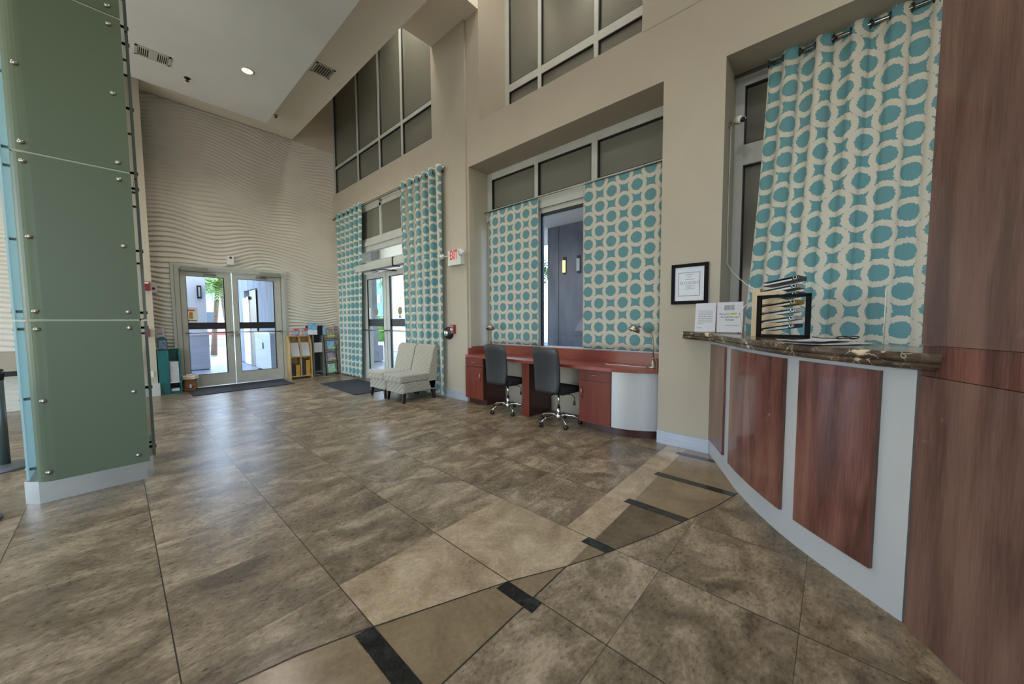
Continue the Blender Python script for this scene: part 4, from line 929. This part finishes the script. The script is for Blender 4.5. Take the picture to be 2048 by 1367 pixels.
# papers and glasses
def sheet(label, c, w_, h_, rz, curl, zoff, seed):
    random.seed(seed); nx, ny = 12, 8; mb = MB(); vs = []
    for j in range(ny+1):
        for i in range(nx+1):
            u, v = i/nx-.5, j/ny-.5
            z = zoff+curl[0]*max(0, abs(u)*2-.55)**2+curl[1]*max(0, v*2-.3)**2
            x = c[0]+u*w_*math.cos(rz)-v*h_*math.sin(rz); y = c[1]+u*w_*math.sin(rz)+v*h_*math.cos(rz); vs.append((x, y, on(x)+z))
    mb.add(vs, [(j*(nx+1)+i, j*(nx+1)+i+1, (j+1)*(nx+1)+i+1, (j+1)*(nx+1)+i) for j in range(ny) for i in range(nx)], 0, True)
    o = build('paper_sheet', mb, M['paper']); o.modifiers.new('t', 'SOLIDIFY').thickness = .0012; return tag(o, label, 'paper', 'loose papers on the counter')
sheet('loose white sheet with a lifted corner, lower of the papers on the counter', (2.78,.04), .40, .24, 2.42, (.026,.006), .003, 1)
sheet('loose white sheet with curled end, upper of the papers beneath the eyeglasses', (2.86,.09), .36, .21, 2.60, (.060,.012), .012, 2)
gl = thing('eyeglasses', 'folded black eyeglasses lying on the loose papers', 'eyeglasses', (2.82, -.02, on(2.82)+.022))
zg = on(2.82)+.034
g = MB(); 
for yy, xx in ((.0,2.80),(-.055,2.825)): g.torus((xx, yy-.03, zg+.004), (.35,.15,.92), .021, .0035, seg=16, sg=6)
g.tube([(2.808,-.055,zg+.008),(2.815,-.062,zg+.008)], .003, seg=6); build('rims', g, M['black'], gl)
build('temple', MB().tube([(2.79,-.005,zg),(2.845,.055,zg-.004),(2.87,.10,zg+.002)], .003, seg=6), M['black'], gl); build('temple', MB().tube([(2.84,-.10,zg),(2.86,-.03,zg-.004),(2.885,.04,zg-.004)], .003, seg=6), M['black'], gl)
cord = tag(build('cable', MB().tube([(3.52,.55,1.52),(3.50,.60,1.45),(3.53,.585,1.36),(3.48,.57,1.30),(3.50,.575,on(3.5)+.006)], .004, seg=6), M['white']), 'thin white cable drooping beside the empty frame on the counter', 'cable')
sg = thing('acrylic_guard', 'clear acrylic screen standing on the counter near the pillar', 'screen', (2.95, -.17, on(2.9)))
v0 = Vector((2.86,-.205)); v1 = v0*1.06; tt = (v1-v0).normalized(); nv = Vector((-tt.y, tt.x))*.003
mb = MB().prism([tuple(v0-nv), tuple(v1-nv), tuple(v1+nv), tuple(v0+nv)], on(2.9)+.004, on(2.9)+.30); fixn(build('pane', mb, M['acrylic'], sg))
fixn(build('foot', MB().prism([tuple(v0-nv*6), tuple(v0+tt*.05-nv*6), tuple(v0+tt*.05+nv*6), tuple(v0+nv*6)], on(2.9)+.001, on(2.9)+.012), M['acrylic'], sg))
cd = build('edge_strip', MB().tube([(v0.x, v0.y, on(2.9)+.004), (v0.x, v0.y, on(2.9)+.30)], .003, seg=6), M['white'], sg)

# ================================================================== RACKS BY THE CARVED WALL
def mag_cover(parent, x0, x1, y, z0, z1, m, title=None, tm=None, lean=.0):
    o = build('cover', MB().box((x0,y-.004,z0),(x1,y,z1)), m, parent)
    if title: text('lettering', title, (z1-z0)*.28, tm or M['white'], ((x0+x1)/2,y-.005,z0+(z1-z0)*.78), (1,0,0), (0,0,1), parent, 'CENTER')
    return o
# wooden rack
R1 = thing('magazine_rack', 'pale maple two-bay brochure rack right of the glass doors', 'rack', (3.05, 9.86, 0))
sd = [(9.72,0),(9.72,.84),(9.84,1.04),(10.03,1.04),(10.03,0)]
for x in (2.80, 3.27): build('side_panel', MB().prism_ax(sd, x-.012, x+.012, 0), M['maple'], R1)
build('divider', MB().prism_ax([(9.73,.05),(9.73,.84),(9.84,1.02),(10.02,1.02),(10.02,.05)], 3.028, 3.044, 0), M['maple'], R1)
build('shelf', MB().box((2.812,9.72,.05),(3.258,10.02,.07)), M['maple'], R1); build('shelf', MB().box((2.812,9.725,.53),(3.258,10.02,.55)), M['maple'], R1)
build('back_panel', MB().box((2.812,10.005,.07),(3.258,10.02,1.03)), M['maple'], R1); build('header_shelf', MB().box((2.79,9.83,1.03),(3.28,10.03,1.05)), M['maple'], R1)
for k, (x0, x1) in enumerate(((2.83,3.015),(3.055,3.245))):
    mb = MB(); 
    for i in range(26):
        z = .556+.0125*i; o_ = .004*math.sin(i*2.1); mb.box((x0+o_*.5,9.74+o_+.004*i,z),(x1+o_*.5,9.97,z+.0115))
    tag(build('brochure_stack', mb, M['card']), ('tall stack of white brochures in the %s bay of the maple rack' % ('left', 'right')[k]), 'brochures', 'brochure stacks in the maple rack')
    t = thing('magazine', ('red titled magazine propped on the maple rack, %s one' % ('left', 'right')[k]), 'magazine', ((x0+x1)/2,9.85,1.05), group='magazines on top of the maple rack')
    mag_cover(t, x0-.01, x1+.01, 9.86, 1.052, 1.235, M['tanp']); build('banner', MB().box((x0+.06,9.853,1.175),(x1+.01,9.857,1.233)), M['redp'], t); build('picture', MB().box((x0+.075,9.852,1.09),(x1,9.856,1.17)), M['bluep'], t); build('figure', MB().box((x0+.0,9.852,1.06),(x0+.06,9.856,1.15)), M['pinkp'], t)
    text('lettering', '500', .07, M['white'], (x0-.002,9.852,1.195), (1,0,0), (0,0,1), t)
    for (xa, xb, hh, m, nm) in ((x0+.005, x0+.065, (.30,.40)[k], M['navy'], 'navy'), (x0+.09, x1-.005, (.27,.37)[k], M['yellow'], 'yellow')):
        mb = MB()
        for i in range(8): mb.box((xa,9.76+.004*(i % 3),.072+hh*i/8),(xb,9.97,.072+hh*(i+1)/8-.003))
        tag(build('leaflet_stack', mb, m), '%s leaflet stack at the bottom of the maple rack, %s bay' % (nm, ('left', 'right')[k]), 'leaflets', 'leaflet stacks in the maple rack')
# grey rack
R2 = thing('brochure_stand', 'dark grey open brochure stand between the maple and wire racks', 'rack', (3.46, 9.87, 0))
for x in (3.345, 3.575): build('upright', MB().box((x-.014,9.80,0),(x+.014,10.02,1.05)), P('grey_laminate', (96,96,88), .5), R2)
build('tray', MB().box((3.359,9.80,.60),(3.561,10.0,.615)), M['darkmetal'], R2); build('tray', MB().box((3.359,9.80,.10),(3.561,10.0,.125)), P('grey_tray', (80,84,76), .5), R2); build('back_panel', MB().box((3.359,10.0,.03),(3.561,10.02,1.05)), M['black'], R2); build('top', MB().box((3.31,9.82,1.05),(3.60,10.02,1.065)), M['black'], R2)
mb = MB(); 
for i in range(18): mb.box((3.365,9.81+.003*(i % 2),.617+.0135*i),(3.557,9.97,.629+.0135*i))
tag(build('brochure_stack', mb, M['card']), 'stack of grey-white brochures in the dark grey stand', 'brochures')
hp = thing('poster_holder', 'clear stand with a blue seascape poster on the grey stand', 'poster', (3.36, 9.85, 1.065)); build('poster', MB().box((3.25,9.85,1.19),(3.465,9.854,1.37)), M['bluep'], hp); build('caption_panel', MB().box((3.25,9.85,1.067),(3.465,9.853,1.188)), M['paper'], hp); build('holder', MB().box((3.23,9.856,1.067),(3.49,9.862,1.375)), M['acrylic'], hp); build('holder_side', MB().box((3.21,9.87,1.067),(3.60,9.90,1.30)), M['black'], hp)
# wire rack
R3 = thing('wire_magazine_rack', 'black wire magazine rack with four tiers beside the left curtain', 'rack', (3.80, 9.84, 0))
for x in (3.63, 3.92): build('post', MB().tube([(x,9.78,0),(x,9.93,1.30)], .010, seg=8), M['black'], R3)
for x in (3.63, 3.92): build('foot', MB().tube([(x,9.70,.012),(x,10.0,.012)], .009, seg=8), M['black'], R3)
for k in range(4):
    z = .06+.30*k; mb = MB(); mb.tube([(3.63,9.79,z),(3.63,9.72,z),(3.92,9.72,z),(3.92,9.79,z)], .006, seg=6).tube([(3.63,9.82,z+.24),(3.92,9.82,z+.24)], .005, seg=6)
    for i in range(5): mb.tube([(3.66+.058*i,9.72,z),(3.66+.058*i,9.83,z+.24)], .0025, seg=5)
    build('tier', mb, M['black'], R3)
    t = thing('magazine', ('travel magazine in the %s tier of the wire rack' % ('bottom','second-lowest','third','top')[k]), 'magazine', (3.76,9.74,z), group='magazines in the wire rack')
    a = [(3.665,9.735,z+.01),(3.845,9.735,z+.01),(3.845,9.79,z+.235),(3.665,9.79,z+.235)]
    mb = MB().add(a+[(p[0],p[1]+.012,p[2]) for p in a], [(0,1,2,3),(7,6,5,4),(0,4,5,1),(1,5,6,2),(2,6,7,3),(3,7,4,0)]); build('cover', mb, (M['lagoon'],M['portrait'],M['bluep'],M['tanp'])[k], t)
    build('title_band', MB().add([(3.70,9.742,z+.05),(3.87,9.742,z+.05),(3.87,9.750,z+.08),(3.70,9.750,z+.08)], [(0,1,2,3)]), P('lime_title', (150,186,60), .6), t)
    if k == 3: 
        t2 = thing('magazine', 'narrow blue leaflet at the left of the wire rack top tier', 'magazine', (3.6,9.75,1.06)); build('cover', MB().box((3.565,9.76,1.06),(3.64,9.765,1.27)), M['bluep'], t2)
build('side_sheet', MB().box((3.87,9.80,.75),(3.955,9.806,1.28)), M['tanp'], R3)
# teal stand
T = thing('teal_brochure_stand', 'teal laminate brochure stand left of the carved-wall doors', 'rack', (.67, 9.75, 0))
pf = [(9.58,0),(9.58,.77),(9.60,.83),(9.65,.87),(9.98,.87),(9.98,0)]
for x in (.655, .825): build('side_panel', MB().prism_ax(pf, x-.012, x+.012, 0), M['teal'], T)
build('outer_side', MB().prism_ax([(9.60,0),(9.60,.78),(9.66,.87),(9.98,.87),(9.98,0)], .515, .53, 0), M['teal'], T)
build('back_panel', MB().box((.53,9.965,.0),(.813,9.98,.87)), M['teal'], T); build('front_panel', MB().box((.53,9.60,0),(.643,9.62,.86)), M['teal'], T)
build('base', MB().box((.667,9.60,0),(.813,9.96,.05)), M['teal'], T); build('shelf', MB().box((.667,9.60,.215),(.813,9.96,.23)), M['white'], T)
mb = MB(); 
for i in range(28): mb.box((.675,9.60+.003*(i % 3),.232+.0142*i),(.805,9.92,.245+.0142*i))
tag(build('brochure_stack', mb, M['card']), 'tall stack of white booklets in the teal stand', 'brochures')
tag(build('brochure_stack', MB().box((.68,9.61,.052),(.80,9.90,.10)), M['card']), 'short stack of white booklets at the bottom of the teal stand', 'brochures')
ph = thing('poster_holder', 'arched dark teal poster board standing on the teal stand', 'poster', (.60, 9.70, .87))
arch = [(.53,.872),(.67,.872),(.672,1.04)]+[(.60+.072*math.cos(a), 1.05+.075*math.sin(a)) for a in [PI*k/8 for k in range(9)]]+[(.528,1.04)]
def arch_mesh(pts, y0, y1): return MB().prism_ax([(x, z) for x, z in pts], y0, y1, 1)
fixn(build('board', arch_mesh(arch, 9.70, 9.712), P('dark_teal_board', (24,70,74), .4), ph)); build('picture', MB().box((.545,9.696,.88),(.658,9.699,1.05)), P('underwater_print', (46,66,100), .4, noise=(18, (120,140,160), (1, 1, 3))), ph)
ps = thing('paper_sign', 'small white paper sign with red heading on the carved wall above the teal stand', 'sign', (.59, 9.98, 1.13)); build('sheet', MB().box((.535,9.985,1.10),(.655,9.99,1.285)), M['paper'], ps)
text('lettering', 'FREE', .035, M['redp'], (.595,9.984,1.262), (1,0,0), (0,0,1), ps, 'CENTER'); text('lettering', '& MAP', .032, M['redp'], (.595,9.984,1.215), (1,0,0), (0,0,1), ps, 'CENTER'); build('printed_lines', MB().box((.555,9.984,1.165),(.64,9.9845,1.185)), M['inkl'], ps)
pb = thing('paper_bag', 'crumpled brown paper bag with white plastic on top beside the teal stand', 'bag', (.95, 9.80, 0))
random.seed(5)
def crumple(c, rx, ry, h, jit, n=18, m=7, taper=.9):
    rings = []
    for j in range(m+1):
        v = j/m; s_ = (1-.12*abs(v-.4))*(1 if v < .85 else taper)
        rings.append([(c[0]+rx*s_*math.copysign(abs(math.cos(2*PI*i/n))**.5, math.cos(2*PI*i/n))+random.uniform(-jit, jit), c[1]+ry*s_*math.copysign(abs(math.sin(2*PI*i/n))**.5, math.sin(2*PI*i/n))+random.uniform(-jit, jit), c[2]+h*v+(random.uniform(-jit, jit) if 0 < j else 0)) for i in range(n)])
    return MB().loft(rings, smooth=False)
build('bag', crumple((.970,9.80,.014), .115, .10, .24, .010), M['kraft'], pb); build('plastic_liner', crumple((.975,9.78,.247), .135, .11, .085, .018, taper=.4), M['plaswrap'], pb); build('receipt', MB().box((.955,9.678,.07),(.985,9.682,.14)), M['paper'], pb)
# poster on door glass
dp = thing('door_poster', 'small framed poster of a yellow drink taped to the left door glass', 'poster', (1.08, 10.03, 1.41)); build('sheet', MB().box((.985,10.044,1.41),(1.185,10.049,1.70)), M['white'], dp)
build('border', MB().box((.98,10.046,1.40),(1.19,10.0485,1.71)), M['paper'], dp); build('title', MB().box((1.03,10.042,1.635),(1.145,10.0435,1.665)), M['redp'], dp); build('picture', MB().box((1.05,10.042,1.47),(1.11,10.0435,1.61)), M['yellow'], dp); build('caption_bar', MB().box((1.01,10.042,1.43),(1.165,10.0435,1.445)), M['red'], dp)

# ================================================================== LEFT SIDE: STANCHIONS AND LEDGE
def stanchion(x, y, label):
    t = thing('stanchion', label, 'queue barrier post', (x, y, 0), group='queue barrier posts')
    build('base', MB().lathe([(.19,0),(.19,.02),(.165,.034),(.05,.045)], (0,0,0), seg=36), P('stanchion_grey', (96,102,106), .45, metal=.4), t, local=True)
    build('post', MB().lathe([(.032,.04),(.032,.93)], (0,0,0), seg=20), P('stanchion_dark', (70,80,78), .4, metal=.3), t, local=True)
    build('head', MB().lathe([(.036,.86),(.036,.96),(.030,.965)], (0,0,0), seg=20), M['black'], t, local=True); return t
stanchion(-.775, 5.92, 'grey belt barrier post standing left of the glass column, the farther one')
stanchion(-.80, 4.42, 'belt barrier post whose round base peeks in at the left edge, the nearer one')
bt = thing('retractable_belt', 'grey belt stretched from the barrier post towards the left', 'belt', (-1.3, 5.5, .9)); build('belt', MB().add([(-.80,5.90,.885),(-1.9,5.2,.86),(-1.9,5.2,.91),(-.80,5.90,.935)], [(0,1,2,3)]), M['black'], bt).modifiers.new('t', 'SOLIDIFY').thickness = .002
bt2 = thing('retractable_belt', 'short grey belt running from the barrier post behind the glass column', 'belt', (-.5, 5.92, .9)); build('belt', MB().add([(-.74,5.93,.885),(.0,6.05,.885),(.0,6.05,.935),(-.74,5.93,.935)], [(0,1,2,3)]), M['black'], bt2).modifiers.new('t', 'SOLIDIFY').thickness = .002
stanchion(.0, 6.05, 'belt barrier post standing hidden behind the glass column')
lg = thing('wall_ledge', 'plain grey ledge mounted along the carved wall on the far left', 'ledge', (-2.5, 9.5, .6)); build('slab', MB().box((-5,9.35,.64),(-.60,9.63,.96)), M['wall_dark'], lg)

# ================================================================== OUTSIDE
g = MB().box((-30,10.26,-.15),(40,80,-.02)).box((4.87,-30,-.15),(40,10.26,-.02)); struct('ground_outside', g, M['paver'])
struct('street', MB().box((-30,27,-.02),(40,34,-.005)).box((17,-30,-.02),(23,24,-.005)), M['street']); struct('kerb', MB().box((-30,26.7,-.02),(17,27,.12)).box((16.7,-30,-.02),(17,23.7,.12)), M['kerb'])
struct('porch_roof', MB().box((-3,10.32,3.2),(4.9,13.2,3.5)), M['soffbeige'])
pp_ = thing('porch_column', 'white stucco porch column seen through the left door pane', 'column', (1.6, 14.2, 0)); build('shaft', MB().box((1.31,14.0,0),(1.86,14.5,3.19)), M['stucco'], pp_); build('wainscot', MB().box((1.29,13.98,0),(1.88,14.52,1.02)), P('grey_siding', (196,198,206), .6, noise=(1, (176,178,188), (1, 1, 12))), pp_); build('cap_rail', MB().box((1.27,13.96,1.02),(1.90,14.54,1.07)), M['stucco'], pp_)
sc = thing('wall_sconce', 'tall bronze sconce on the white porch column', 'sconce', (1.70, 13.98, 2.1)); build('housing', MB().box((1.66,13.93,2.10),(1.76,13.99,2.48)), M['bronze'], sc); build('diffuser', MB().box((1.69,13.91,2.15),(1.73,13.93,2.43)), M['white'], sc)
nb = thing('recycling_bin', 'dark blue bin standing beside the porch column', 'bin', (1.18, 13.2, 0)); build('body', MB().box((1.02,13.0,0),(1.26,13.4,1.05)), M['tealdoor'], nb); build('lid', MB().box((1.01,12.99,1.05),(1.27,13.41,1.10)), M['navy'], nb)
ow = MB().box((3.0,10.32,0),(3.3,13.3,3.2)).box((3.0,15.0,0),(3.3,16.4,3.2)).box((3.0,13.3,2.45),(3.3,15.0,3.2)); struct('wall_porch', ow, M['stuccog'])
pn = thing('planter_wall', 'low pale panelled partition against the grey porch wall', 'partition', (2.9, 12.0, 0)); build('panel', MB().box((2.86,11.6,.02),(2.99,13.2,1.05)), P('pale_siding', (188,192,204), .6, noise=(1, (172,176,190), (1, 1, 10))), pn); build('cap', MB().box((2.84,11.58,1.05),(3.0,13.22,1.10)), M['stucco'], pn); build('latch', MB().box((2.84,12.3,.62),(2.86,12.34,.80)), M['black'], pn)
dr = struct('door_3', MB().box((2.96,13.35,0),(3.02,14.1,2.4)), M['darkmetal']); struct('door_4', MB().box((2.94,14.15,0),(3.0,14.95,2.2)), M['stucco'])
tag(build('exit_light', MB().box((2.90,14.0,2.12),(2.99,14.25,2.22)), M['red']), 'small red sign box above the porch doorway', 'sign')
def palm(x, y, h, label, lean=.2, n=16):
    t = thing('palm_tree', label, 'tree', (x, y, 0), group='palm trees outside'); random.seed(int(x*10+y))
    build('trunk', MB().tube([(x,y,0),(x+lean*.3,y,h*.4),(x+lean,y,h)], [.12,.09,.08], seg=10), M['trunk'], t)
    mb = MB()
    for k in range(n*2):
        a = 2*PI*k/n+random.uniform(-.2,.2); el = random.uniform(-.5,1.0); L = random.uniform(1.1,1.7); p = Vector((x+lean,y,h)); dr_ = Vector((math.cos(a)*math.cos(el), math.sin(a)*math.cos(el), math.sin(el)))
        prev = None; side = dr_.cross(Vector((0,0,1))).normalized()
        for i in range(6):
            q_ = p+dr_*L*i/5+Vector((0,0,-.55*(i/5)**2*L)); w_ = .02+.32*math.sin(PI*min(i/5*.95+.05, 1))
            if prev:
                for s_ in (-1, 1):
                    for zz in (.0, .5):
                        a_ = prev+(q_-prev)*zz; b_ = a_+side*s_*w_+(q_-prev)*1.1+Vector((0,0,-.15*w_)); mb.add([tuple(a_), tuple(a_+(q_-prev)*.35), tuple(b_)], [(0,1,2)])
            prev = q_
    build('fronds', mb, M['frond'], t)
palm(2.75, 19.5, 2.9, 'palm tree with full crown seen through the left door pane, nearer trunk', .25)
palm(3.9, 23.0, 3.6, 'palm tree standing behind the nearer palm through the left door pane', -.3)
palm(11.9, 21.9, 4.2, 'palm tree beyond the entry door left leaf', .2)
palm(13.6, 23.3, 7.2, 'tall palm trunk beyond the entry door right leaf', .0)
palm(11.5, 8.9, 3.6, 'palm tree seen through the desk window gap', .1)
def building(x0, y0, x1, y1, h, m, label, face):
    t = thing('distant_building', label, 'building', ((x0+x1)/2, (y0+y1)/2, 0)); build('walls', MB().box((x0,y0,0),(x1,y1,h)), m, t)
    nfl = int(h/3)
    for k in range(nfl):
        for j in range(6):
            if face == 'y': a = x0+(x1-x0)*(j+.25)/6; b_ = a+(x1-x0)/12; build('window', MB().box((a,y0-.05,1.0+3*k),(b_,y0,2.3+3*k)), M['bwin'], t)
            else: a = y0+(y1-y0)*(j+.25)/6; b_ = a+(y1-y0)/12; build('window', MB().box((x0-.05,a,1.0+3*k),(x0,b_,2.3+3*k)), M['bwin'], t)
    build('roof', MB().box((x0-.3,y0-.3,h),(x1+.3,y1+.3,h+.3)), M['stucco'], t)
building(-4, 42, 18, 52, 7, M['bldg'], 'pale low building across the street behind the palms', 'y')
building(26, 36, 36, 60, 10, M['bldgb'], 'blue building beyond the hedge seen through the entry doors', 'x')
cr = thing('parked_car', 'white and red car passing on the street beyond the porch', 'car', (4.2, 29, 0))
body = [(-1.9,.35),(-2.0,.75),(-1.4,.85),(-.9,1.35),(.6,1.4),(1.3,.9),(2.0,.8),(2.05,.35)]
fixn(build('body', MB().prism_ax([(4.2+x, z) for x, z in body], 28.2, 29.8, 1), M['white'], cr)); build('stripe', MB().box((2.6,28.17,.62),(5.9,28.2,.82)), M['carred'], cr)
for x in (2.95, 5.5): build('wheel', MB().lathe([(.32,0),(.32,.2),(.18,.21)], (x,28.38,.32), (0,-1,0)), M['black'], cr)
hg = MB(); random.seed(11)
for k in range(1500):
    x = random.uniform(11,17); y = 24.6+random.uniform(-.45,.45); z = random.uniform(.05,1.75); a = random.uniform(0,6.28); s_ = .13
    p = Vector((x,y,z)); u_ = Vector((math.cos(a),math.sin(a),random.uniform(-.5,.9))).normalized()*s_; v_ = u_.orthogonal().normalized()*s_*.5; hg.add([tuple(p-u_), tuple(p+v_), tuple(p+u_), tuple(p-v_)], [(0,1,2,3)])
hg.box((11,24.25,0),(17,24.95,1.6)); tag(build('hedge', hg, M['hedge']), 'bright green clipped hedge beyond the entry doors', 'hedge', kind='stuff')
struct('canopy_roof', MB().box((4.9,3,4.2),(11,17,4.6)), M['soffbeige'])
struct('canopy_beam', MB().box((6.4,9.2,3.3),(6.9,17,4.2)).box((6.4,13.0,3.3),(11,13.5,4.2)), M['soffbeige'])
for (x, y) in ((7.2,6.2),(7.4,10.8),(9.6,14.2)):
    q = thing('recessed_light', 'lit round downlight in the canopy outside', 'ceiling light', (x, y, 4.2), group='canopy downlights outside'); build('trim_ring', MB().torus((x,y,4.198), (0,0,1), .09, .014), M['trimwhite'], q); build('lamp', MB().lathe([(.08,0),(.06,-.012),(.0,-.016)], (x,y,4.196), (0,0,1)), M['downlight'], q)
    light('canopy_glow', 'SPOT', (x, y, 4.16), (0, 0, -1), 220, (1, .93, .82), spot_size=2.8, spot_blend=.8, shadow_soft_size=.1)
ep = thing('porch_pillar', 'dark stone clad pillar just outside the left entry leaf', 'pillar', (6.03, 12.6, 0)); build('shaft', MB().box((5.85,12.0,0),(6.22,12.6,4.19)), M['stuccog'], ep); build('plinth', MB().box((5.78,11.9,0),(6.36,12.7,.55)), M['stuccog'], ep)
ep2 = thing('porch_pillar', 'beige canopy pillar seen through the right entry leaf', 'pillar', (9.0, 15.6, 0)); build('shaft', MB().box((8.8,15.35,0),(9.4,16.0,4.19)), M['soffbeige'], ep2); build('plinth', MB().box((8.7,15.25,0),(9.5,16.1,.4)), M['stucco'], ep2)
struct('wall_outside_lounge', wave_wall(0,0,1,1) if False else MB().box((9.0,1.5,0),(9.3,6.20,4.19)).box((9.0,6.22,0),(9.25,6.62,4.19)), M['stuccog'])
for y, m, lb in ((5.98,'glow','lit amber sconce on the grey wall beyond the desk window'),(5.50,'white','unlit pale sconce on the grey wall beyond the desk window')):
    t = thing('wall_sconce', lb, 'sconce', (8.98,y,2.8)); build('backplate', MB().box((8.96,y-.05,2.75),(8.995,y+.05,3.25)), M['bronze'], t); build('diffuser', MB().box((8.90,y-.035,2.80),(8.96,y+.035,3.15)), M[m], t)
